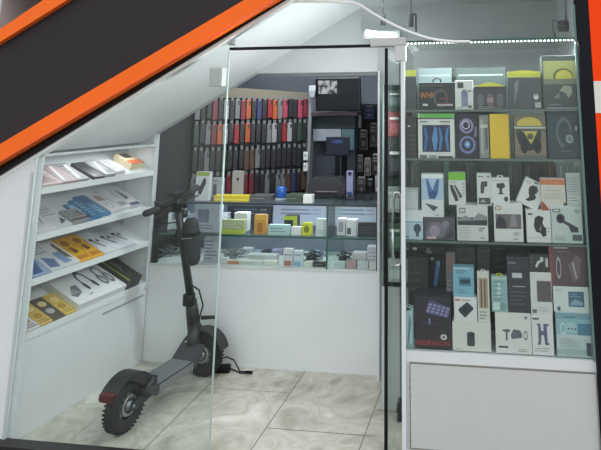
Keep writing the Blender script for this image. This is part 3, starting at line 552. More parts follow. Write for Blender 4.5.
for i, z in enumerate(SH):
    b = MB(); b.box(.012, LEN-.015, 0, DP, z-.022, z, WHITE, bev=.002); b.box(.012, LEN-.022, -.005, 0, z-.024, z+.010, col(226, 230, 231, .3)); b.build('shelf', lc)
    b = MB(); b.prism([(.0, z+.0005), (DP-.01, z+.0005), (DP-.01, z+.0005+(DP-.01)*math.tan(TILT))], .013, LEN-.016, WHITE, 'x'); b.build('sloping_tray', lc)
prev_end = {}
NT = (N*(-math.sin(TILT))+Vector((0, 0, math.cos(TILT)))).normalized()
def lay(name, label, cat, px, level, w, l, h, body, items=(), group=None, spin=0, t=None):
    """px = pixel of the front-lower edge centre on the tray; w along the shelf, l up the slope"""
    l *= 1.3
    P = hitp(px[0], px[1], A0+Vector((0, 0, SH[level]+.001)), NT)
    r = P-A0; s_ = r.dot(U); n_ = r.dot(N)
    n_ = max(.004, min(n_, DP-.02-l*math.cos(TILT)))
    s_ = max(.016+w/2, min(s_, LEN-.02-w/2))
    pe = prev_end.get(level, .016)
    if s_-w/2 < pe: s_ = pe+w/2
    if s_+w/2 > LEN-.02: w = max(.03, LEN-.02-pe); s_ = LEN-.02-w/2
    prev_end[level] = s_+w/2+.002
    P = A0+U*s_+N*n_+Vector((0, 0, SH[level]+.0015+n_*math.tan(TILT)))
    b = MB(); b.box(-w/2, w/2, 0, l, 0, h, col(*body, .4), bev=.0015, seg=1)
    # decals drawn on the top face: local (u along x, v along y)
    b2 = MB(); M = Matrix(((1, 0, 0, -w/2), (0, 0, 1, 0), (0, -1, 0, h), (0, 0, 0, 1)))
    old = set(b.bm.verts); decs(b, w, l, items)
    bmesh.ops.transform(b.bm, matrix=M, verts=[v for v in b.bm.verts if v not in old])
    b2.bm.free()
    o = b.build(name, loc=P, rot=Matrix.Rotation(0, 3, 'X').to_euler())
    o.rotation_euler = (Matrix.Rotation(RZ, 3, 'Z') @ Matrix.Rotation(TILT, 3, 'X') @ Matrix.Rotation(spin, 3, 'Z')).to_euler()
    return tag(o, label, cat, group)
GR = (168, 168, 168)
# top shelf
lay('cable_pack', 'pink and white pack at the near end of the top sloping shelf', 'package', (50, 190), 3, .13, .15, .02, (196, 176, 176), [('p', [(.1, .1), (.9, .1), (.2, .9)], (150, 120, 122)), ('r', .6, .6, .9, .9, (226, 226, 226))])
lay('cable_pack', 'pinkish grey pack second from the near end of the top sloping shelf', 'package', (68, 187), 3, .10, .16, .02, (160, 140, 142), [('p', [(.1, .1), (.5, .9), (.7, .9), (.3, .1)], (206, 206, 206))])
lay('cable_pack', 'grey pack with a white diagonal stripe on the top sloping shelf', 'package', (80, 184), 3, .08, .16, .02, (140, 140, 142), [('p', [(.1, .1), (.6, .9), (.85, .9), (.4, .1)], (214, 214, 212)), ('l', .1, .4, .5, .9, 3, (90, 90, 92))])
lay('cable_pack', 'black slim pack on the top sloping shelf', 'package', (99, 180), 3, .08, .15, .02, (36, 36, 38), [('r', .1, .1, .4, .2, (120, 120, 120))])
lay('cable_pack', 'silver grey pack right of the black slim pack on the top sloping shelf', 'package', (110, 177), 3, .085, .15, .02, (150, 152, 154), [('p', [(.1, .1), (.6, .9), (.8, .9), (.3, .1)], (206, 208, 208)), ('r', .5, .1, .9, .3, (100, 100, 104))])
lay('cable_pack', 'pale grey pack beside the orange ended box on the top sloping shelf', 'package', (120, 174), 3, .08, .13, .02, (186, 188, 190), [('l', .1, .2, .9, .8, 4, (120, 122, 126))])
lay('bulb_box', 'small white box with an orange end at the far end of the top sloping shelf', 'box', (136, 169), 3, .12, .12, .04, (206, 190, 160), [('r', 0, 0, 1, .35, (206, 108, 62)), ('r', .2, .55, .8, .95, (70, 66, 60))])
# second shelf
S2 = 2
lay('white_pack', 'crumpled white pack at the near end of the second sloping shelf', 'package', (42, 236), S2, .12, .17, .02, (214, 216, 218), [('p', [(.1, .2), (.5, .3), (.3, .8)], (150, 152, 156)), ('p', [(.6, .2), (.9, .6), (.7, .9)], (168, 170, 172))])
lay('white_pack', 'white pack with black corner prints on the second sloping shelf', 'package', (57, 232), S2, .10, .17, .02, (206, 208, 210), [('p', [(.4, .1), (.9, .2), (.8, .4)], (84, 84, 88)), ('l', .1, .5, .9, .9, 3, (150, 150, 152))])
lay('grey_box', 'small dark grey box with a maroon edge on the second sloping shelf', 'box', (73, 226), S2, .11, .09, .035, (150, 150, 152), [('r', 0, 0, 1, .14, (108, 72, 76)), ('r', .1, .3, .9, .85, (110, 112, 114)), ('l', .15, .35, .8, .8, 3, (190, 190, 190))])
lay('screen_protector_pack', 'small light blue pack at the near end of the blue packs on the second shelf', 'package', (83, 223), S2, .055, .15, .012, (92, 140, 176), [('r', .1, .1, .9, .3, (30, 60, 90)), ('r', .2, .5, .8, .9, (150, 186, 208))], 'blue packs on the second sloping shelf')
lay('screen_protector_pack', 'blue pack with dark foot in the middle of the blue packs on the second shelf', 'package', (90, 221), S2, .06, .17, .014, (74, 126, 166), [('l', .1, .1, .9, .9, 6, (150, 186, 208))], 'blue packs on the second sloping shelf')
lay('screen_protector_pack', 'blue pack farthest along among the blue packs on the second shelf', 'package', (99, 218), S2, .075, .19, .014, (86, 136, 172), [('r', .1, .6, .9, .95, (60, 104, 148)), ('l', .1, .1, .9, .5, 4, (176, 204, 220))], 'blue packs on the second sloping shelf')
lay('earphone_pack', 'white pack with a faint pink print right of the blue packs', 'package', (112, 214), S2, .10, .17, .02, (218, 214, 214), [('p', [(.2, .6), (.8, .55), (.7, .85), (.3, .9)], (172, 140, 140)), ('o', .5, .3, .25, .15, (176, 178, 180))])
lay('paper_pack', 'white pack with grey print second from the far end of the second shelf', 'package', (123, 211), S2, .07, .18, .025, (214, 216, 218), [('r', .1, .1, .9, .3, (150, 152, 156))])
lay('paper_pack', 'white pack with a dark violet front edge at the far end of the second shelf', 'package', (133, 209), S2, .075, .18, .03, (206, 208, 212), [('r', 0, 0, 1, .14, (96, 88, 120)), ('p', [(.2, .3), (.8, .4), (.6, .9)], (120, 122, 128))])
# third shelf
S3 = 1
lay('cable_pack', 'blue and white pack at the near end of the third sloping shelf', 'package', (38, 283), S3, .11, .18, .02, (150, 172, 198), [('p', [(.1, .05), (.6, .05), (.9, .6), (.5, .5)], (74, 100, 150)), ('r', .1, .7, .6, .95, (214, 218, 222))])
lay('cable_pack', 'white pack with slate blue cable print second on the third sloping shelf', 'package', (52, 278), S3, .09, .19, .02, (206, 212, 216), [('p', [(.1, .1), (.7, .05), (.9, .35), (.3, .5)], (96, 120, 158)), ('l', .1, .6, .9, .9, 3, (120, 140, 166))])
lay('cable_pack', 'white pack with a blue square print left of the yellow packs', 'package', (64, 273), S3, .10, .19, .02, (214, 216, 214), [('r', .1, .1, .6, .55, (122, 152, 186)), ('p', [(.6, .3), (.85, .2), (.8, .9), (.6, .8)], (110, 100, 84))])
for i, (x, y) in enumerate(((76, 268), (85, 265))):
    lay('charger_pack', ('yellow pack nearer the door of the pair on the third sloping shelf', 'yellow pack touching the clear oval packs on the third sloping shelf')[i], 'package', (x, y), S3, .085, .19, .018, (232, 176, 40),
        [('e', .5, .75, .28, .12, (160, 106, 30)), ('e', .4, .45, .22, .1, (196, 130, 30)), ('r', .1, .06, .9, .2, (196, 128, 28)), ('p', [(.3, .3), (.7, .35), (.5, .6)], (92, 70, 40))], 'yellow packs on the third sloping shelf')
for i, (x, y) in enumerate(((100, 260), (111, 256), (122, 252))):
    lay('earbud_pack', ('white earphone pack touching the yellow packs on the third shelf', 'middle one of the three white earphone packs on the third shelf', 'white earphone pack at the far end of the third shelf')[i], 'package', (x, y), S3, .088, .18, .02, (214, 218, 222),
        [('e', .3, .62, .14, .07, (66, 68, 84)), ('e', .68, .55, .12, .07, (96, 98, 112)), ('p', [(.3, .6), (.7, .25), (.62, .2), (.25, .5)], (110, 112, 122)), ('l', .15, .8, .85, .95, 2, (176, 178, 186))], 'earphone packs at the far end of the third shelf')
# bottom shelf
S4 = 0
for i, (x, y, c) in enumerate(((32, 335, (206, 206, 206)), (43, 331, (206, 176, 96)), (51, 327, (96, 90, 84)), (60, 323, (214, 186, 96)))):
    lay('memory_card_pack', ('clear white pack at the near end of the bottom sloping shelf', 'gold pack beside the clear white pack on the bottom shelf', 'dark grey pack between two gold packs on the bottom shelf', 'gold pack touching the big white headphone box')[i], 'package', (x, y), S4, .075, .15, .018, c,
        [('e', .5, .7, .3, .12, (232, 214, 150) if i else (150, 150, 152)), ('e', .45, .35, .3, .12, (176, 140, 60) if i != 2 else (176, 176, 176)), ('l', .1, .04, .9, .2, 2, (84, 74, 50))])
ring = []
def hp(cx): return [('o', cx, .56, .095, .36, (98, 104, 112)), ('r', cx-.12, .10, cx+.12, .46, (228, 230, 231)), ('e', cx-.085, .40, .03, .13, (78, 84, 92)), ('e', cx+.085, .40, .03, .13, (78, 84, 92))]
lay('headphone_box', 'long white box printed with folding headphones, filling the bottom shelf', 'box', (90, 310), S4, .37, .22, .045, (228, 230, 231),
    [('p', [(.06, .30), (.20, .55), (.30, .55), (.26, .30), (.12, .2)], (120, 124, 128)), ('l', .08, .3, .26, .46, 3, (206, 208, 208))] + hp(.50) + [('e', .76, .42, .055, .19, (110, 116, 124)), ('e', .76, .42, .035, .12, (196, 200, 202)), ('e', .89, .42, .055, .19, (110, 116, 124)), ('e', .89, .42, .035, .12, (196, 200, 202)), ('o', .825, .62, .08, .26, (150, 156, 160)), ('l', .3, .1, .4, .2, 1, (140, 144, 148))])
lay('speaker_box', 'black box with a lime green side at the far end of the bottom shelf', 'box', (128, 290), S4, .12, .22, .07, (56, 58, 56), [('r', 0, 0, .07, 1, (176, 196, 60)), ('p', [(.3, .3), (.6, .5), (.5, .8), (.3, .7)], (110, 112, 104)), ('l', .2, .1, .9, .25, 2, (96, 98, 92))])
# dark boxes standing at the back of the second and bottom shelf
def standing(name, label, s, level, w, h, d, body, items=()):
    s *= .92; w *= .9
    n_ = DP-.045; P = A0+U*s+N*n_+Vector((0, 0, SH[level]+.003+(n_+.0)*math.tan(TILT)+.004+d*math.tan(TILT)))
    b = MB(); b.box(-w/2, w/2, 0, d, 0, h, col(*body, .4), bev=.001, seg=1); old = set(b.bm.verts); decs(b, w, h, items)
    bmesh.ops.transform(b.bm, matrix=Matrix.Translation((-w/2, 0, 0)), verts=[v for v in b.bm.verts if v not in old])
    return tag(b.build(name, loc=P, rot=(0, 0, RZ)), label, 'box')
standing('slate_box', 'slate grey box standing behind the white packs on the second shelf', .14, 2, .22, .07, .03, (72, 78, 88), [('p', [(.7, .0), (.98, .0), (.98, 1), (.8, 1)], (40, 42, 48))])
standing('grey_box', 'small grey box standing behind the blue packs on the second shelf', .50, 2, .08, .035, .02, (130, 132, 132))
standing('dark_box', 'dark box standing behind the gold packs on the bottom shelf', .10, 0, .16, .06, .03, (84, 86, 90), [('l', .1, .2, .9, .8, 3, (130, 130, 130))])
standing('yellow_strip_box', 'thin yellow strip box standing behind the blue and white packs', .26, 1, .22, .022, .02, (216, 188, 84))

# ================================================================== COUNTER IN THE OPENING
CY = .868
ct = tag(empty('shop_counter', (-.70, CY, 0)), 'white shop counter with a two level glass showcase on top', 'counter')
cx0, cx1 = -1.478+.70, .082+.70
def cbx(name, *boxes):
    b = MB()
    for bx in boxes: b.box(*bx)
    return b.build(name, ct)
CZ = .597; CSH = .786; CT = .992
cbx('base', (cx0, cx1, 0, .45, 0, CZ-.012, WHITE))
cbx('front_ledge', (cx0, cx1, -.004, .45, CZ-.012, CZ, col(206, 210, 210, .3)))
cbx('front_glass', (cx0, cx1, 0, .006, CZ, CT-.008, GLASS))
cbx('shelf', (cx0, cx1, .012, .40, CSH-.008, CSH, GLASS_GREEN), (cx0, cx1, .010, .0125, CSH-.009, CSH+.001, EDGE))
cbx('countertop', (cx0, cx1, -.006, .45, CT-.008, CT, GLASS_GREEN), (cx0, cx1, -.008, -.005, CT-.010, CT+.001, col(56, 60, 62, .3)), (cx0, cx1, .40, .45, CT-.03, CT-.008, DARKM))
cbx('back_board', (cx0, cx1, .44, .45, CZ, CT-.03, col(132, 140, 156, .5)))
cbx('end_panel', (cx0+.008, cx0+.045, .008, .035, CZ, CT-.01, BLACK))
for x in (-.256+.70, cx1-.012):
    b = MB(); b.box(x-.003, x+.003, .007, .43, CZ, CT-.008, GLASS_GREEN); b.box(x-.005, x+.005, -.001, .007, CZ, CT-.008, EDGE); b.build('divider', ct)
# white frame jamb at the right end of the opening
b = MB(); b.box(.086, .100, .80, .864, 0, 1.846, col(225, 228, 230, .35)); struct(b.build('trim_5'), 'white jamb at the right of the counter opening')
def cc(name, label, cat, px, z, Y, depth, body, items=(), **k): return carton('c', name, label, cat, px, z, depth, Y, body, items, **k)
yb = CY
ctr = [ # upper level
 ('box', (153, 213, 168), CSH, .10, (150, 156, 158), 'grey carton at the far left of the upper showcase level behind the scooter', [('l', .1, .1, .9, .9, 4, (196, 200, 202))]),
 ('box', (170, 210, 182), CSH, .14, (196, 200, 206), 'white carton left of the scooter stem on the upper showcase level', [('r', .1, .5, .6, .8, (120, 124, 130))]),
 ('box', (194, 204, 219), CSH, .06, (176, 182, 196), 'lilac grey printed carton right of the scooter bag on the upper showcase level', [('r', .15, .35, .6, .8, (120, 126, 150)), ('l', .1, .1, .9, .3, 2, (110, 114, 130))]),
 ('package', (222, 220, 244), CSH, .04, (176, 184, 140), 'pale lime pack of small parts on the upper showcase level', [('r', 0, 0, 1, .3, (186, 200, 84)), ('l', .1, .4, .9, .9, 3, (206, 210, 206))]),
 ('box', (234, 213, 247), CSH, .12, (214, 218, 222), 'white carton behind the pale lime pack', []),
 ('package', (254, 215, 266), CSH, .05, (206, 150, 74), 'orange pack on the upper showcase level', [('r', .1, .75, .9, .98, (226, 176, 80)), ('r', .3, .1, .7, .6, (176, 110, 60))]),
 ('box', (268, 225, 289), CSH, .04, (176, 206, 206), 'flat pale teal carton right of the orange pack', [('l', .1, .2, .9, .8, 2, (120, 140, 144))]),
 ('package', (284, 216, 297), CSH, .13, (44, 46, 42), 'black pack with a lime green edge on the upper showcase level', [('r', 0, .75, 1, 1, (186, 196, 60)), ('r', .7, .2, 1, .75, (176, 190, 70))]),
 ('box', (291, 227, 301), CSH, .05, (222, 224, 224), 'small white carton left of the lime yellow pack', []),
 ('package', (302, 223, 311), CSH, .05, (206, 206, 60), 'lime yellow pack near the glass divider', [('e', .5, .5, .3, .3, (120, 130, 40))]),
 ('box', (316, 219, 327), CSH, .04, (206, 212, 214), 'white carton just left of the glass divider', [('l', .1, .1, .9, .4, 2, (140, 160, 150))]),
 ('box', (337, 219, 345), CSH, .08, (206, 208, 214), 'white carton with grey square just right of the glass divider', [('r', .2, .2, .8, .8, (150, 152, 160))]),
 ('box', (346, 220, 356), CSH, .07, (214, 216, 222), 'white carton left of the black box on the upper showcase level', [('r', .1, .1, .5, .5, (90, 92, 100))]),
 ('box', (358, 223, 378), CSH, .05, (50, 54, 58), 'black carton at the right end of the upper showcase level', [('l', .1, .2, .9, .8, 3, (76, 80, 86))]),
 # lower level
 ('box', (204, 237, 218.5), CZ, .05, (176, 180, 192), 'tall printed grey carton right of the scooter bag on the lower level', [('l', .1, .1, .9, .9, 6, (96, 100, 112))]),
 ('box', (220, 258, 227), CZ, .04, (206, 210, 210), 'small white carton left of the orange carton on the lower level', []),
 ('box', (227, 262, 238), CZ, .04, (176, 120, 84), 'small orange brown carton on the lower showcase level', [('l', .1, .3, .9, .7, 1, (206, 180, 160))]),
 ('tray', (239, 261, 262), CZ, .04, (206, 210, 206), 'long white tray of small parts on the lower level', [('l', .05, .2, .95, .8, 2, (150, 154, 152))]),
 ('tray', (247, 255, 276), CZ, .14, (196, 202, 202), 'clear white tray behind the long white tray', [('l', .05, .2, .95, .8, 3, (140, 146, 146))]),
 ('tray', (263, 261, 277), CZ, .04, (214, 216, 208), 'short white tray left of the red footed carton', []),
 ('box', (283, 249, 292.5), CZ, .05, (214, 214, 220), 'white carton with a reddish foot on the lower level', [('r', .1, 0, .9, .3, (176, 120, 110)), ('r', .1, .62, .9, .68, (120, 120, 140))]),
 ('box', (293.5, 251, 302), CZ, .05, (206, 214, 224), 'white carton with a blue foot on the lower level', [('r', .1, 0, .9, .3, (130, 170, 196)), ('r', .1, .7, .9, .76, (120, 130, 150))]),
 ('box', (304, 262, 312), CZ, .04, (206, 208, 200), 'small cream carton left of the small black carton', []),
 ('box', (313, 262.5, 325), CZ, .04, (46, 48, 46), 'small black carton left of the divider on the lower level', [('l', .1, .3, .9, .7, 1, (120, 130, 120))]),
 ('box', (352, 253, 366), CZ, .10, (206, 200, 206), 'white carton with a red line right of the divider on the lower level', [('r', 0, .25, 1, .42, (150, 60, 66))]),
 ('box', (367, 247, 381), CZ, .08, (206, 206, 214), 'pale lilac carton at the right end of the lower level', [('l', .1, .1, .9, .8, 4, (160, 160, 176))]),
 ('box', (334, 262, 345), CZ, .03, (186, 196, 196), 'low pale carton first right of the divider on the lower level', []),
 ('box', (346, 261, 356), CZ, .03, (176, 150, 152), 'low pinkish carton on the lower level below the red lined carton', []),
 ('box', (357, 262, 368), CZ, .03, (196, 202, 206), 'low pale carton below the pale lilac carton', []),
 ('box', (369, 263, 381), CZ, .03, (206, 208, 208), 'low white carton at the right end of the lower level', []),
]
for cat, px, z, dy, c, lab, it in ctr:
    cc({'box': 'small_carton', 'package': 'small_pack', 'tray': 'parts_tray'}[cat], lab, cat, px, z, yb+dy, .035 if dy < .06 else .06, c, it)
rs = random.Random(11)
shades = {'white': (206, 210, 214), 'grey': (150, 154, 162), 'pale blue': (150, 170, 196), 'black': (56, 58, 64), 'cream': (196, 190, 168), 'lilac': (160, 160, 190)}
def extra_row(x0, x1, z, dy, ptop, where, lev):
    x = x0; k = 0; prev = None; seen = {}
    while x < x1-6:
        w_ = rs.uniform(7, 12); nm = rs.choice([n for n in shades if n != prev]); prev = nm; k += 1; seen[nm] = seen.get(nm, 0)+1
        od = ('first', 'second', 'third', 'fourth', 'fifth', 'sixth', 'seventh')[min(seen[nm]-1, 6)]
        cc('small_carton', '%s %s small carton from the left in the rear rank of the %s' % (od, nm, lev), 'box', (x, ptop+rs.uniform(-3, 4), x+w_-1), z, CY+dy, .05, shades[nm], [('l', .12, .15, .88, .85, 3, tuple(max(0, v-46) for v in shades[nm])), ('r', .1, .7, .5, .9, tuple(min(255, v+26) for v in shades[nm]))], group='cartons in the rear rank of the '+lev)
        x += w_
extra_row(166, 326, CZ, .29, 251, '', 'lower showcase')
extra_row(166, 233, CSH, .26, 214, '', 'upper showcase')
# larger rear cards at the back of the showcase's upper level
for px, lab, c in (((273, 206, 326), 'wide pale card with grey lettering at the back of the showcase, left of divider', (176, 182, 206)), ((335, 206, 377), 'wide pale card with grey lettering at the back of the showcase, right of divider', (178, 186, 204)), ((227, 206, 271), 'dark box standing at the back of the upper level behind the pale lime pack', (50, 56, 66))):
    cc('price_card' if c[0] > 100 else 'dark_display_box', lab, 'card' if c[0] > 100 else 'box', px, CSH, yb+.36, .02, c, [('l', .15, .5, .75, .9, 2, (110, 116, 134)), ('l', .75, .5, .95, .9, 2, (140, 146, 160))])
# coiled cables
for k, (px, lab, c) in enumerate((((233, 264), 'tangle of grey cables on the lower showcase level', (120, 124, 128)), ((313, 262), 'tangle of black cables left of the divider on the lower level', (40, 42, 50)), ((344, 261), 'small tangle of black cables right of the divider', (40, 42, 48)), ((170, 262), 'bundle of grey cables behind the scooter stem', (110, 114, 118)))):
    q = hit(px[0], px[1], 1, CY+.20); rs = random.Random(k+3); pts = []
    w = (.09, .065, .05, .09)[k]
    for i in range(90):
        a = i*.55; pts.append((w*math.cos(a)*(.5+.5*math.sin(i*.31)), .05*math.sin(a*1.1)*(.6+.4*math.cos(i*.23)), .006+.06*(.5+.5*math.sin(i*.37))*abs(math.sin(i*.11))))
    b = MB(); b.tube(pts, .0032, col(*c, .5), 6); tag(b.build('coiled_cable', loc=(q.x, CY+.20, CZ+.001)), lab, 'cable')
# on the countertop
cc('remote_box', 'tall white box with a black remote control, on the counter left of the doorway edge', 'box', (195.5, 172, 209), CT, CY+.05, .04, (206, 210, 216), [('r', 0, .86, 1, 1, (150, 170, 84)), ('p', [(.24, .25), (.42, .2), (.78, .62), (.74, .78), (.58, .78), (.22, .36)], (60, 62, 74)), ('e', .66, .70, .1, .07, (40, 42, 50))])
cc('phone_case_box', 'grey box with dark logo on the counter right of the remote control box', 'box', (211, 178, 222), CT, CY+.12, .04, (166, 170, 176), [('r', .2, .2, .5, .7, (90, 94, 104)), ('l', .1, .8, .9, .92, 1, (90, 94, 100))])
cc('yellow_ruler_box', 'long flat yellow box lying on the counter', 'box', (214, 195.5, 247), CT, CY+.04, .06, (226, 206, 60), [('r', 0, .2, 1, .45, (240, 228, 110))])
cc('white_case_box', 'white box with a round hole, standing on the counter behind the long yellow box', 'box', (232, 171, 242), CT, CY+.16, .03, (166, 166, 164), [('e', .55, .7, .12, .06, (30, 30, 34))])
q = hit(281, 196, 1, CY+.16)
b = MB(); b.lathe([(.02, 0), (.036, .001), (.038, .05), (.036, .072), (.024, .083), (.0005, .085)], col(40, 96, 176, .35), 20, M=Matrix.Rotation(math.radians(90), 4, 'X')); b.lathe([(.040, 0), (.043, .004), (.040, .012)], col(190, 200, 206, .4), 20, M=Matrix.Rotation(math.radians(90), 4, 'X'))
tag(b.build('blue_tape_dispenser', loc=(q.x, CY+.16, CT+.001)), 'blue rounded jar standing on the counter', 'jar')
cc('dark_papers', 'flat dark stack of papers on the counter right of the long yellow box', 'papers', (249, 196, 270), CT, CY+.08, .12, (92, 92, 96), [('l', .1, .3, .8, .7, 1, (160, 160, 160))])
cc('green_papers', 'flat green grey packet on the counter right of the blue jar', 'package', (286, 195, 303), CT, CY+.06, .10, (74, 88, 76), [('l', .1, .2, .8, .8, 1, (110, 120, 110))])
cc('small_white_tag', 'small white cup on the counter near the right of the phone case rack', 'cup', (303, 195, 312), CT, CY+.03, .05, (232, 234, 232), [])

# ================================================================== BACK ROOM
S0 = Vector((-1.54, 1.42, 0)); S1 = Vector((-.79, 2.0, 0)); SU = (S1-S0).normalized(); SN = Vector((SU.y, -SU.x, 0)); SRZ = math.atan2(SU.y, SU.x); SL = (S1-S0).length
rack = tag(empty('slatwall_rack', S0, (0, 0, SRZ)), 'dark slatted wall rack with a tan header board, hung with phone cases', 'rack')
b = MB(); b.box(-.44, SL, 0, .02, 0.4, 1.70, col(46, 47, 51, .6))  # left overhang added as dark backing where the pane reflects something dark
for k in range(20): b.box(0, SL, -.002, 0, .5+k*.059, .506+k*.059, col(92, 92, 94, .5))
b.build('slat_board', rack)
b = MB(); b.prism([(0, 1.705), (SL, 1.678), (SL, 1.745), (0, 1.80)], -.03, .02, col(118, 112, 96, .7)); b.build('header_board', rack)
b = MB(); b.box(SL, SL+.025, -.05, .02, .6, 1.74, col(140, 142, 146, .5)); b.build('end_post', rack)
cc_ = {'black': (34, 34, 38), 'red': (140, 34, 38), 'orange': (166, 78, 40), 'pink': (160, 62, 84), 'navy blue': (48, 54, 96), 'maroon': (112, 36, 50), 'white': (150, 152, 150), 'brown': (84, 62, 48), 'dark green': (48, 66, 54), 'grey': (110, 112, 114)}
rr = random.Random(5)
top_ = ['grey', 'black', 'black', 'maroon', 'black', 'white', 'black', 'grey', 'maroon', 'orange', 'black', 'navy blue', 'black', 'red', 'orange', 'grey', 'pink', 'black', 'black', 'pink', 'maroon']
rows = [top_]
for wts in ({'black': 9, 'grey': 3, 'red': 3, 'white': 3, 'dark green': 2, 'orange': 1, 'maroon': 2}, {'black': 10, 'dark green': 3, 'grey': 2, 'maroon': 2, 'red': 1, 'brown': 2, 'navy blue': 1}, {'black': 8, 'grey': 3, 'maroon': 3, 'white': 2, 'dark green': 2, 'navy blue': 1, 'brown': 1}):
    bag_ = [k for k, n_ in wts.items() for _ in range(n_)]; rows.append([rr.choice(bag_) for _ in range(21)])
ords = ['first', 'second', 'third', 'fourth', 'fifth', 'sixth', 'seventh', 'eighth', 'ninth', 'tenth', 'eleventh', 'twelfth', 'thirteenth', 'fourteenth', 'fifteenth', 'sixteenth', 'seventeenth', 'eighteenth', 'nineteenth', 'twentieth', 'last']
rown = ['top', 'second', 'third', 'bottom']
def case_proto():
    w, h = .041, .158
    b = MB(); b.box(-w/2, w/2, -.012, 0, -h, 0, col(34, 34, 38, .45), bev=.005, seg=2)
    m = b.build('phone_case')
    b = MB(); b.box(.002, w/2-.005, -.0135, -.012, -.045, -.008, col(20, 20, 22, .4)); b.ell(.009, -.018, .004, .004, -.0145, -.0135, col(90, 92, 96, .3)); b.ell(.009, -.034, .004, .004, -.0145, -.0135, col(90, 92, 96, .3)); k = b.build('camera_cutout', m)
    b = MB(); b.box(-w/2+.010, w/2-.010, -.008, -.006, 0, .028, col(120, 122, 122, .5)); h_ = b.build('header_card', m)
    b = MB(); b.tube([(0, .030, .024), (0, -.02, .024), (0, -.026, .030)], .002, GREYM, 6); b.build('hook', m)
    return m
cp = case_proto(); kids = list(cp.children); cmesh = {}
first = True
for r in range(4):
    zz = hit(265, (99.5, 123, 149, 174)[r], 1, 1.70).z
    for i, cn in enumerate(rows[r]):
        o = cp if first else cp.copy()
        if not first:
            C.objects.link(o)
            for kd in kids:
                q_ = kd.copy(); C.objects.link(q_); q_.parent = o
        if cn not in cmesh:
            me = cp.data.copy(); me.materials.clear(); me.materials.append(col(*cc_[cn], .45)); cmesh[cn] = me
        jit = random.uniform(-.008, .008)
        P = S0+SU*(.03+i*.0445+jit*.12)+SN*(.036+abs(jit)*1.5); o.location = (P.x, P.y, zz+jit); o.rotation_euler = (0, 0, SRZ)
        first = False
        art = 'an orange' if cn == 'orange' else 'a '+cn
        tag(o, '%s phone case hanging %s from the left in the %s row of the rack' % (cn, ords[i], rown[r]), 'phone case', 'phone cases on the %s row of the rack' % rown[r])
        if ords[i] == 'last': o['label'] = '%s phone case hanging at the right end of the %s row of the rack' % (cn, rown[r])
for k_, cn in cmesh.items(): pass
for r in range(4):
    pass
for o in list(bpy.data.objects):
    if o.name.startswith('phone_case') and o.get('category') == 'phone case':
        lab = o['label'].split(' phone case')[0]; o.data = cmesh[lab]

# television on bracket
q0 = hit(315, 78, 1, 1.95); q1 = hit(360, 111, 1, 1.95)
tv = tag(empty('television', ((q0.x+q1.x)/2, 1.95, (q0.z+q1.z)/2), (math.radians(6), 0, math.radians(-4))), 'small black television mounted high, showing a black and white picture', 'television')
w, h = (q1.x-q0.x), (q0.z-q1.z)
b = MB(); b.box(-w/2, w/2, 0, .05, -h/2, h/2, col(20, 20, 24, .3), bev=.006); b.build('bezel', tv)
scr = bpy.data.materials.new('television_picture'); scr.use_nodes = True; nt = scr.node_tree; p = nt.nodes['Principled BSDF']
n = nt.nodes.new('ShaderNodeTexNoise'); n.inputs['Scale'].default_value = 22; n.inputs['Detail'].default_value = 3; rp = nt.nodes.new('ShaderNodeValToRGB'); rp.color_ramp.elements[0].position = .42; rp.color_ramp.elements[1].position = .56; rp.color_ramp.elements[1].color = (.75, .78, .82, 1)
tc = nt.nodes.new('ShaderNodeTexCoord'); nt.links.new(tc.outputs['Object'], n.inputs['Vector']); nt.links.new(n.outputs['Fac'], rp.inputs[0]); nt.links.new(rp.outputs[0], p.inputs['Emission Color']); p.inputs['Emission Strength'].default_value = .55; p.inputs['Base Color'].default_value = (.02, .02, .02, 1)
b = MB(); b.box(-w/2+.02, w/2-.02, -.0015, 0, -h/2+.03, h/2-.02, col(26, 27, 34, .15)); b.box(-w*.42, -w*.0, -.003, -.0015, h*.02, h*.42, scr); b.build('screen', tv)
b = MB(); b.box(-.03, .03, .05, .47, -.03, .03, DARKM); b.build('wall_bracket', tv)
def back(name, label, cat, px, py1, Y, depth, body, items=(), extra=None):
    """a box standing/hanging with its bottom at pixel py1"""
    z = hit((px[0]+px[2])/2, py1, 1, Y).z
    return carton('z', name, label, cat, px, None, depth, Y, body, items, z=z, extra=extra)
# wall cabinet below tv
wc = empty('wall_cupboard', (0, 0, 0)); tag(wc, 'dark teal open cupboard with a grey door under the television', 'cupboard')
def wbox(name, x0, y0, x1, y1, Y, d, c):
    a = hit(x0, y0, 1, Y); e = hit(x1, y1, 1, Y); b = MB(); b.box(a.x, e.x, Y, Y+d, e.z, a.z, col(*c, .5)); return b.build(name, wc)
wbox('top_shelf', 310, 112.5, 357, 115.5, 2.05, .37, (110, 96, 100)); wbox('upper_panel', 312, 116, 355, 128.5, 2.1, .32, (34, 46, 52)); wbox('door', 312, 129, 341, 141, 2.1, .32, (150, 156, 166)); wbox('door', 342, 129, 354, 150, 2.1, .32, (84, 110, 118)); wbox('side_panel', 305, 128, 311.5, 195, 2.1, .32, (120, 124, 128)); wbox('lower_panel', 312, 141.5, 341, 178, 2.2, .22, (72, 78, 88))
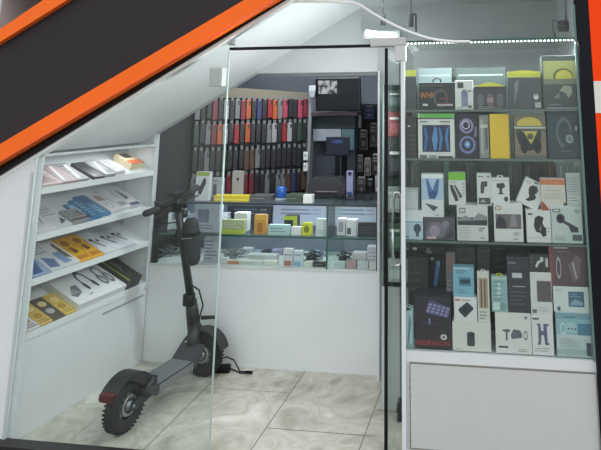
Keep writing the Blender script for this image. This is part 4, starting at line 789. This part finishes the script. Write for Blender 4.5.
# desk with items behind the counter
KZ = round(hit(330, 199, 1, 1.76).z, 3)
dk = empty('desk', (-.42, 1.9, 0)); tag(dk, 'dark desk behind the counter carrying a monitor and printer', 'desk')
b = MB(); b.box(-.29, .42, -.15, .3, KZ-.03, KZ, col(40, 44, 48, .4)); b.build('desktop', dk)
for x in (-.27, .40):
    b = MB(); b.box(x-.015, x+.015, -.13, .28, 0, KZ-.03, col(40, 42, 46, .5)); b.build('leg', dk)
m0 = hit(326, 137, 1, 1.93); m1 = hit(349, 156, 1, 1.93); mw, mh = m1.x-m0.x, m0.z-m1.z; mb = m1.z-KZ
mo = tag(empty('computer_monitor', ((m0.x+m1.x)/2, 1.93, KZ+.001)), 'dark blue computer monitor standing on the desk behind the counter', 'monitor')
b = MB(); b.box(-mw/2, mw/2, 0, .02, mb, mb+mh, col(18, 20, 30, .3), bev=.004); b.build('bezel', mo)
b = MB(); b.box(-mw/2+.008, mw/2-.008, -.0015, 0, mb+.01, mb+mh-.008, col(24, 30, 52, .25)); b.ell(0, mb+mh*.75, .05, .016, -.003, -.0015, col(60, 72, 120, .3)); b.build('screen', mo)
b = MB(); b.box(-.02, .02, .005, .02, .01, mb+.02, BLACK); b.box(-.07, .07, -.03, .06, 0, .01, BLACK); b.build('stand', mo)
m0 = hit(307, 198, 1, 1.78); m1 = hit(345, 178, 1, 1.78); pw = (m1.x-m0.x)/2; ph = m1.z-KZ
pr = tag(empty('printer', ((m0.x+m1.x)/2, 1.78, KZ+.001)), 'dark grey printer on the desk left of the small lilac carton', 'printer')
b = MB(); b.prism([(-pw, 0), (pw, 0), (pw, ph*.6), (pw*.7, ph), (-pw*.7, ph), (-pw, ph*.6)], 0, .13, col(76, 76, 78, .5)); b.build('body', pr)
b = MB(); b.box(-pw*.7, pw*.7, -.012, 0, .015, .035, col(24, 24, 26, .4)); b.box(-pw*.5, pw*.6, -.006, -.0, .05, .056, col(176, 160, 160, .4)); b.build('paper_slot', pr)
b = MB(); b.box(-pw*.5, pw*.5, .03, .11, ph, ph+.007, col(60, 60, 64, .4)); b.build('lid', pr)
q = hit(348.5, 180, 1, 1.80)
b = MB(); b.box(-.028, .028, 0, .05, 0, q.z+.07-KZ, col(176, 178, 214, .4), bev=.004); b.ell(0, q.z+.05-KZ, .016, .016, -.003, 0, col(60, 60, 70, .4)); b.box(-.02, .02, -.001, 0, .02, .05, col(60, 90, 150, .4)); tag(b.build('spray_carton', loc=(q.x+.01, 1.80, KZ+.001)), 'small lilac white carton on the desk right of the printer', 'box')
# hanging accessories on the back wall right part
acc = [((356, 112, 361), 128, (176, 178, 176), 'white hanging pack right of the television bottom corner'), ((364, 107, 374), 119, (76, 78, 130), 'violet blue blister pack hanging right of the television'), ((359, 131, 368), 150, (70, 66, 66), 'dark brown hanging pack in the second row right of the cupboard'), ((370, 124, 377), 147, (60, 58, 60), 'black hanging pack right of the dark brown hanging pack'),
       ((357, 156, 363), 172, (96, 96, 100), 'grey hanging pack with white edge in the third row'), ((364, 159, 371), 176, (120, 112, 108), 'tan hanging pack in the third row beside the grey one'), ((372, 155, 379), 175, (70, 62, 62), 'brown hanging pack in the third row at the right'), ((378, 128, 382), 150, (110, 112, 116), 'narrow grey hanging pack close to the white jamb'),
       ((357, 178, 366), 196, (100, 98, 96), 'grey trapezoid pack in the lowest row above the counter'), ((367, 180, 373), 198, (46, 44, 46), 'black hanging pack in the lowest row above the counter'), ((375, 176, 379), 198, (196, 200, 204), 'white curved pack at the far right of the lowest row')]
pga = hit(356, 104, 1, 2.385); pgb = hit(383, 198, 1, 2.385)
pg = tag(empty('pegboard', ((pga.x+pgb.x)/2, 2.385, (pga.z+pgb.z)/2)), 'dark pegboard on the back wall right of the television', 'pegboard')
b = MB(); b.box(-(pgb.x-pga.x)/2, (pgb.x-pga.x)/2+.1, 0, .03, -(pga.z+pgb.z)/2+.0, (pga.z-pgb.z)/2, col(52, 52, 56, .6)); b.build('board', pg)
for px, py1, c, lab in acc:
    def hk(o, w, h, d):
        b = MB(); b.tube([(w/2, .15, h+.006), (w/2, -.004, h+.006), (w/2, -.008, h+.012)], .002, GREYM, 6); b.build('hook', o)
        b = MB(); b.box(w*.15, w*.85, .004, .006, h, h+.012, col(190, 190, 190, .5)); b.build('header_card', o)
    back('accessory_pack', lab, 'package', px, py1, 2.24, .03, c, [('r', .15, .1, .85, .6, tuple(max(0, v-26) for v in c)), ('l', .15, .66, .85, .9, 2, (170, 170, 170)), ('e', .5, .35, .2, .15, tuple(min(255, v+40) for v in c))], extra=hk)
# white webcam on the tv shelf's left
q = hit(312, 90, 1, 1.9)
b = MB(); b.box(-.03, .03, 0, .02, 0, .05, col(176, 180, 186, .4), bev=.004); b.prism([(-.018, -.05), (.018, -.05), (.03, 0), (-.03, 0)], 0, .02, col(150, 154, 160, .4)); b.tube([(0, .02, .02), (0, .5, .03)], .006, GREYM); tag(b.build('security_camera', loc=(q.x, 1.9, q.z-.01)), 'small white wall camera left of the television', 'camera')
for py, lab in ((156, 'upper white socket on the rack end post'), (167, 'lower white socket on the rack end post')):
    q = hit(306, py, 1, 1.93); b = MB(); b.box(-.02, .02, 0, .03, -.035, .035, col(222, 226, 226, .4), bev=.004); b.ell(0, .008, .009, .009, -.002, 0, col(150, 150, 150, .4)); tag(b.build('plug_socket', loc=(q.x, 1.915, q.z)), lab, 'socket')

# lamps inside
q = hit(381, 35, 1, .75)
lt = tag(empty('led_tube_light', q), 'glowing white tube lamp behind the top right door fitting', 'lamp')
b = MB(); b.tube([(-.10, 0, .02), (.10, 0, -.01)], .018, emit(240, 248, 255, 3, 'lamp_glow'), 12); b.build('tube', lt)
b = MB(); b.box(-.12, .12, .02, .10, -.02, .03, PATCH); b.build('mount', lt)
for (px, py, lab) in ((383, 21, 'small dark hanging hook fitting above the door fitting'), (411, 22, 'pair of dark metal rods above the display cabinet')):
    q = hit(px, py, 1, .5); b = MB(); b.tube([(0, 0, -.03), (0, 0, .045)], .016, col(92, 100, 104, .4), 12); b.tube([(0, 0, .045), (0, 0, CEIL-q.z)], .004, col(120, 124, 128, .4), 8)
    if px > 400: b.tube([(.03, 0, -.06), (.03, 0, .045)], .006, col(80, 88, 92, .4), 8); b.tube([(.03, 0, .045), (.0, 0, .05)], .006, col(80, 88, 92, .4), 8)
    tag(b.build('hanging_fitting', loc=q), lab, 'fitting')
q = hit(566, 25, 1, .35); cm = tag(empty('ceiling_camera', q), 'dark camera hanging near the ceiling at the top right', 'camera')
b = MB(); b.box(-.045, .03, -.03, .03, -.035, .025, col(62, 68, 72, .5), bev=.012); b.lathe([(.02, 0), (.022, .02), (.016, .022)], col(34, 36, 40, .3), 16, M=Matrix.Translation((-.01, -.05, -.01))); b.build('body', cm)
b = MB(); b.tube([(0, 0, .02), (0, 0, CEIL-q.z)], .008, GREYM, 8); b.build('bracket', cm)
b = MB(); b.tube([(-.06, 0, -.06), (-.075, 0, -.02), (-.07, 0, .03), (-.02, 0, .01)], .004, col(80, 86, 90, .5), 6); b.build('cable', cm)

# ================================================================== E-SCOOTER
RW = Vector((-1.085, .125, 0)); FWH = Vector((-.985, .735, 0)); D = (FWH-RW); WB = D.length; RZS = math.atan2(D.y, D.x)
sc = tag(empty('electric_scooter', RW, (0, 0, RZS)), 'dark grey electric scooter parked inside the glass with its front wheel by the counter', 'electric scooter')
def wheel(parent, name, M, R=.122):
    n = 14; prof = []; r0, tr = R-.034, .034
    for k in range(n):
        a = 2*PI*k/n; prof.append((r0+tr*math.cos(a), tr*.95*math.sin(a)))
    b = MB(); b.lathe(prof, RUB, 40, closed=True)
    for k in range(40):
        a = 2*PI*k/40
        for sg in (-1, 1):
            b.box(-.004, .004, sg*.006 if sg > 0 else -.024, sg*.024 if sg > 0 else -.006, R-.006, R+.0015, RUB, M=Matrix.Rotation(a+sg*.04, 4, 'Y'))
    o = b.build(name, parent); o.matrix_local = M
    b = MB(); b.lathe([(R-.062, -.022), (R-.052, -.024), (R-.052, .024), (R-.062, .022)], DARKM, 32, closed=True)
    b.lathe([(.014, -.036), (.022, -.03), (.022, .03), (.014, .036)], GREYM, 20)
    for k in range(10): b.box(-.004, .004, -.012, .012, .016, R-.054, GREYM, M=Matrix.Rotation(2*PI*k/10, 4, 'Y'))
    b.build('rim', o)
    b = MB(); b.lathe([(.034, .026), (.048, .026), (.048, .029), (.034, .029)], col(170, 172, 174, .3, .8), 24, closed=True); b.lathe([(.034, -.029), (.048, -.029), (.048, -.026), (.034, -.026)], col(170, 172, 174, .3, .8), 24, closed=True); b.build('brake_disc', o)
    return o
wheel(sc, 'wheel', Matrix.Translation((0, 0, .124)))
gdir = (Matrix.Rotation(-RZS, 3, 'Z') @ (hit(156, 210, 1, .34)-hit(191, 192, 1, .66))); steer = math.atan2(-gdir.x, gdir.y)
wheel(sc, 'wheel', Matrix.Translation((WB, 0, .124)) @ Matrix.Rotation(steer, 4, 'Z'))
# deck
b = MB()
b.prism([(.13, .115), (WB-.17, .125), (WB-.10, .20), (WB-.115, .225), (WB-.20, .165), (.14, .165), (.08, .18), (.06, .165)], -.075, .075, col(58, 60, 63, .5))
b.box(.15, WB-.20, -.079, -.074, .12, .16, col(120, 122, 124, .4)); b.box(.15, WB-.20, .074, .079, .12, .16, col(120, 122, 124, .4)); b.build('deck', sc)
b = MB(); b.box(.15, WB-.21, -.068, .068, .165, .170, col(120, 124, 126, .8))
for k in range(9): b.box(.16, WB-.22, -.06+k*.014, -.055+k*.014, .170, .172, col(92, 96, 98, .8))
b.build('grip_mat', sc)
# rear swing arms + fork arms
b = MB()
for s in (-1, 1):
    b.prism([(-.02, .11), (.015, .10), (.17, .125), (.17, .16), (.10, .155), (0, .142)], s*.048-.006, s*.048+.006, DARKM)
b.tube([(0, -.055, .124), (0, .055, .124)], .009, GREYM, 10); b.tube([(.06, -.055, .15), (.13, -.055, .20)], .018, col(40, 40, 42, .5), 12); b.build('rear_swingarm', sc)
# rear fender and lamp
b = MB(); n = 14; outer = []; inner = []
for k in range(n+1):
    a = math.radians(20+k*(150-20)/n); outer.append((.148*math.cos(a), .124+.150*math.sin(a))); inner.append((.138*math.cos(a), .124+.140*math.sin(a)))
b.prism(outer+inner[::-1], -.05, .05, col(30, 31, 33, .5)); b.prism([(.02, .27), (.16, .20), (.16, .165), (.10, .17), (-.02, .25), (-.06, .26)], -.052, .052, col(32, 33, 36, .5)); b.build('rear_fender', sc)
b = MB(); b.box(-.135, -.105, -.04, .04, .19, .228, col(84, 22, 26, .3), bev=.004); b.build('tail_lamp', sc)
# fork + stem leaning back
M = sc.matrix_basis
rotS = Matrix.Rotation(RZS, 4, 'Z'); toL = (Matrix.Translation(RW) @ rotS).inverted()
topW = hit(177, 203, 1, .50); top = toL @ topW; bot = Vector((WB, 0, .124))
midW = hit(191, 300, 1, .69); mid = toL @ midW
neck = toL @ hit(194, 325, 1, .72)
b = MB()
for s in (-1, 1):
    oy = Matrix.Rotation(steer, 3, 'Z') @ Vector((0, s*.045, 0))
    b.tube([bot+oy, bot+oy+Vector((-.015, 0, .08)), neck+oy*.8+Vector((0, 0, -.01)), neck+oy*.5+Vector((0, 0, .02))], [.014, .016, .018, .014], DARKM, 12)
b.tube([bot+Matrix.Rotation(steer, 3, 'Z') @ Vector((0, -.052, 0)), bot+Matrix.Rotation(steer, 3, 'Z') @ Vector((0, .052, 0))], .009, GREYM); b.build('fork', sc)
b = MB(); b.tube([neck+Vector((0, 0, -.03)), neck+(mid-neck)*.5, mid], [.036, .038, .032], col(36, 38, 40, .5), 16)
b.tube([Vector((WB-.11, 0, .20)), neck+Vector((0, 0, .02))], [.037, .036], col(36, 38, 40, .5), 14); b.tube([mid+Vector((-.02, 0, -.02)), mid+Vector((-.02, 0, .04))], .036, BLACK, 14); b.build('folding_neck', sc)
b = MB(); b.tube([mid, top], [.024, .021], col(30, 31, 34, .45), 16); b.build('stem', sc)
b = MB(); n = 12; outer = []; inner = []
for k in range(n+1):
    a = math.radians(30+k*(165-30)/n); outer.append((.146*math.cos(a), .146*math.sin(a))); inner.append((.137*math.cos(a), .137*math.sin(a)))
b.prism(outer+inner[::-1], -.045, .045, col(42, 43, 45, .45)); o = b.build('front_fender', sc); o.matrix_local = Matrix.Translation((WB, 0, .124)) @ Matrix.Rotation(steer, 4, 'Z')
# handlebar
gl = toL @ hit(156, 210, 1, .34); gr = toL @ hit(191, 192, 1, .66)
c1 = top+(gl-top)*.25+Vector((0, 0, .012)); c2 = top+(gr-top)*.25+Vector((0, 0, .012))
hb = MB(); hb.tube([gl, c1, top+Vector((0, 0, .02)), c2, gr], .014, BLACK, 12); hb.tube([top+Vector((0, 0, -.05)), top+Vector((0, 0, .04))], .030, BLACK, 14); ho = hb.build('handlebar', sc)
for e in (gl, gr):
    b = MB(); d_ = (e-top).normalized(); b.tube([e-d_*.02, e-d_*.01, e+d_*.075, e+d_*.085], [.014, .019, .019, .015], RUB, 14); b.build('grip', ho)
    b = MB(); b.tube([e-d_*.045+Vector((0, 0, -.005)), e-d_*.03+Vector((.03, 0, -.03)), e+d_*.05+Vector((.04, 0, -.045))], [.008, .006, .005], DARKM, 8); b.build('brake_lever', ho)
b = MB(); b.box(-.05, .03, -.035, .035, 0, .025, BLACK, bev=.008); b.box(-.045, .02, -.028, .028, .025, .027, col(60, 70, 76, .15)); o = b.build('display', ho); o.location = top+Vector((0, 0, .04))
b = MB(); b.lathe([(.02, 0), (.028, .01), (.028, .03), (.02, .034)], col(40, 42, 46, .3), 18, M=Matrix.Rotation(math.radians(-90), 4, 'Z')); o = b.build('headlamp', sc); o.location = top+(mid-top)*.12+Vector((.02, 0, 0))
# throttle and brake cables
b = MB(); b.tube([gl+Vector((0, 0, -.01)), gl+Vector((.06, .02, -.09)), top+Vector((.05, .02, -.12)), top+Vector((.03, .02, -.2))], .004, BLACK, 8)
w1_ = toL @ hit(199, 290, 1, .66); w2_ = toL @ hit(203, 305, 1, .70)
b.tube([top+(mid-top)*.85+Vector((.02, 0, 0)), w1_, w2_, neck+Vector((.03, 0, -.02))], .005, BLACK, 8); b.build('brake_cable', sc)
b = MB(); b.tube([(.40, .07, .13), (.36, .16, .008)], .008, DARKM, 10); b.tube([(.36, .15, .008), (.35, .185, .008)], .009, RUB, 10); b.build('kickstand', sc)
# foot of the neck: side stub seen right of the fork
b = MB(); q = neck+Vector((.03, -.03, .035)); b.tube([q, q+Vector((.02, -.09, .005))], [.012, .010], RUB, 10); b.build('folding_pedal', sc)
# bag on the stem
q = hit(192, 241, 1, .57)
b = MB(); prof = [(.001, -.155), (.030, -.15), (.050, -.12), (.056, -.05), (.058, .03), (.052, .11), (.035, .145), (.001, .15)]
b.lathe(prof, col(44, 46, 49, .8), 24, M=Matrix.Rotation(math.radians(90), 4, 'X'))
bag = tag(b.build('handlebar_bag', loc=q, rot=(math.radians(4), math.radians(-5), 0)), 'dark oblong bag hanging on the scooter stem below the handlebar', 'bag'); bag.scale = (.88, .75, .92)
b = MB(); b.lathe([(.0585, -.012), (.0605, -.01), (.0605, .01), (.0585, .012)], BLACK, 24, M=Matrix.Translation((0, 0, .05)) @ Matrix.Rotation(math.radians(90), 4, 'X'), closed=True)
b.tube([(-.05, 0, .09), (-.085, .02, .10), (-.085, -.02, .06), (-.05, -.02, .05)], .006, BLACK, 8); b.build('strap', bag)
b = MB(); b.box(-.046, .03, -.062, -.056, .028, .033, GREYM); b.build('zip', bag)
# charger on the floor
q = hit(226, 364, 2, .02); ch_ = tag(empty('power_adapter', (q.x, .79, 0), (0, 0, .15)), 'black charger brick with coiled cable on the floor beside the front wheel', 'charger')
b = MB(); b.box(-.055, .055, -.025, .025, .001, .042, BLACK, bev=.008); b.build('brick', ch_)
b = MB(); pts = [(-.05, .0, .03), (-.03, .02, .065), (.02, .03, .075), (.07, .02, .06), (.10, .0, .03), (.12, -.02, .012), (.15, -.02, .01), (.175, -.015, .01)]
b.tube(pts, .004, BLACK, 8); b.tube([(.055, 0, .02), (.09, -.01, .012), (.13, -.03, .006), (.17, -.03, .008)], .004, BLACK, 8); b.tube([(.165, -.025, .01), (.20, -.03, .01)], .009, BLACK, 10); b.build('cable', ch_)

# ================================================================== LIGHT
def area(name, loc_, size, power, rot=(0, 0, 0), colr=(1, 1, 1), sy_=None):
    l = bpy.data.lights.new(name, 'AREA'); l.energy = power; l.size = size; l.color = colr
    if sy_: l.shape = 'RECTANGLE'; l.size_y = sy_
    o = bpy.data.objects.new(name, l); C.objects.link(o); o.location = loc_; o.rotation_euler = rot; return o
area('shop_ceiling_lamp', (-.2, .45, CEIL-.04), .9, 2.2, colr=(.95, .98, 1), sy_=.25)
pl_ = bpy.data.lights.new('tube_lamp', 'POINT'); pl_.energy = .6; pl_.shadow_soft_size = .12; pl_.color = (.95, .98, 1); po_ = bpy.data.objects.new('tube_lamp', pl_); C.objects.link(po_); po_.location = (.30, .60, 1.98)
area('soffit_fill', (.27, .16, 1.55), .30, 12, rot=(0, math.radians(88), 0), colr=(.96, .98, 1), sy_=.08)  # added fill light aimed at the soffit, no fixture hangs here
area('cabinet_lamp', (.80, .06, 1.92), .85, 8.5, colr=(.95, .98, 1), sy_=.03)
area('shelf_unit_lamp', (-1.60, .45, 1.355), .6, .9, rot=(0, 0, RZ), colr=(.97, .98, 1), sy_=.05)
area('back_room_lamp', (-.7, 1.35, CEIL-.03), .6, 16, colr=(.9, .95, 1), sy_=.3)
area('counter_lamp', (-.7, 1.0, .978), 1.5, 3, colr=(.85, .92, 1), sy_=.02)
w = bpy.data.worlds.new('overcast_sky'); bpy.context.scene.world = w; w.use_nodes = True; nt = w.node_tree; bg = nt.nodes['Background']
tc = nt.nodes.new('ShaderNodeTexCoord'); sx = nt.nodes.new('ShaderNodeSeparateXYZ'); rp = nt.nodes.new('ShaderNodeValToRGB')
nt.links.new(tc.outputs['Generated'], sx.inputs[0]); nt.links.new(sx.outputs['Z'], rp.inputs[0])
e = rp.color_ramp.elements; e[0].position = 0; e[0].color = (.42, .43, .42, 1); e[1].position = .6; e[1].color = (1, 1.02, 1.04, 1)
nt.links.new(rp.outputs[0], bg.inputs[0]); bg.inputs[1].default_value = 1.65
vs_ = bpy.context.scene.view_settings; vs_.view_transform = 'Standard'; vs_.look = 'None'; vs_.gamma = 1; vs_.use_curve_mapping = False; vs_.exposure = 0.0
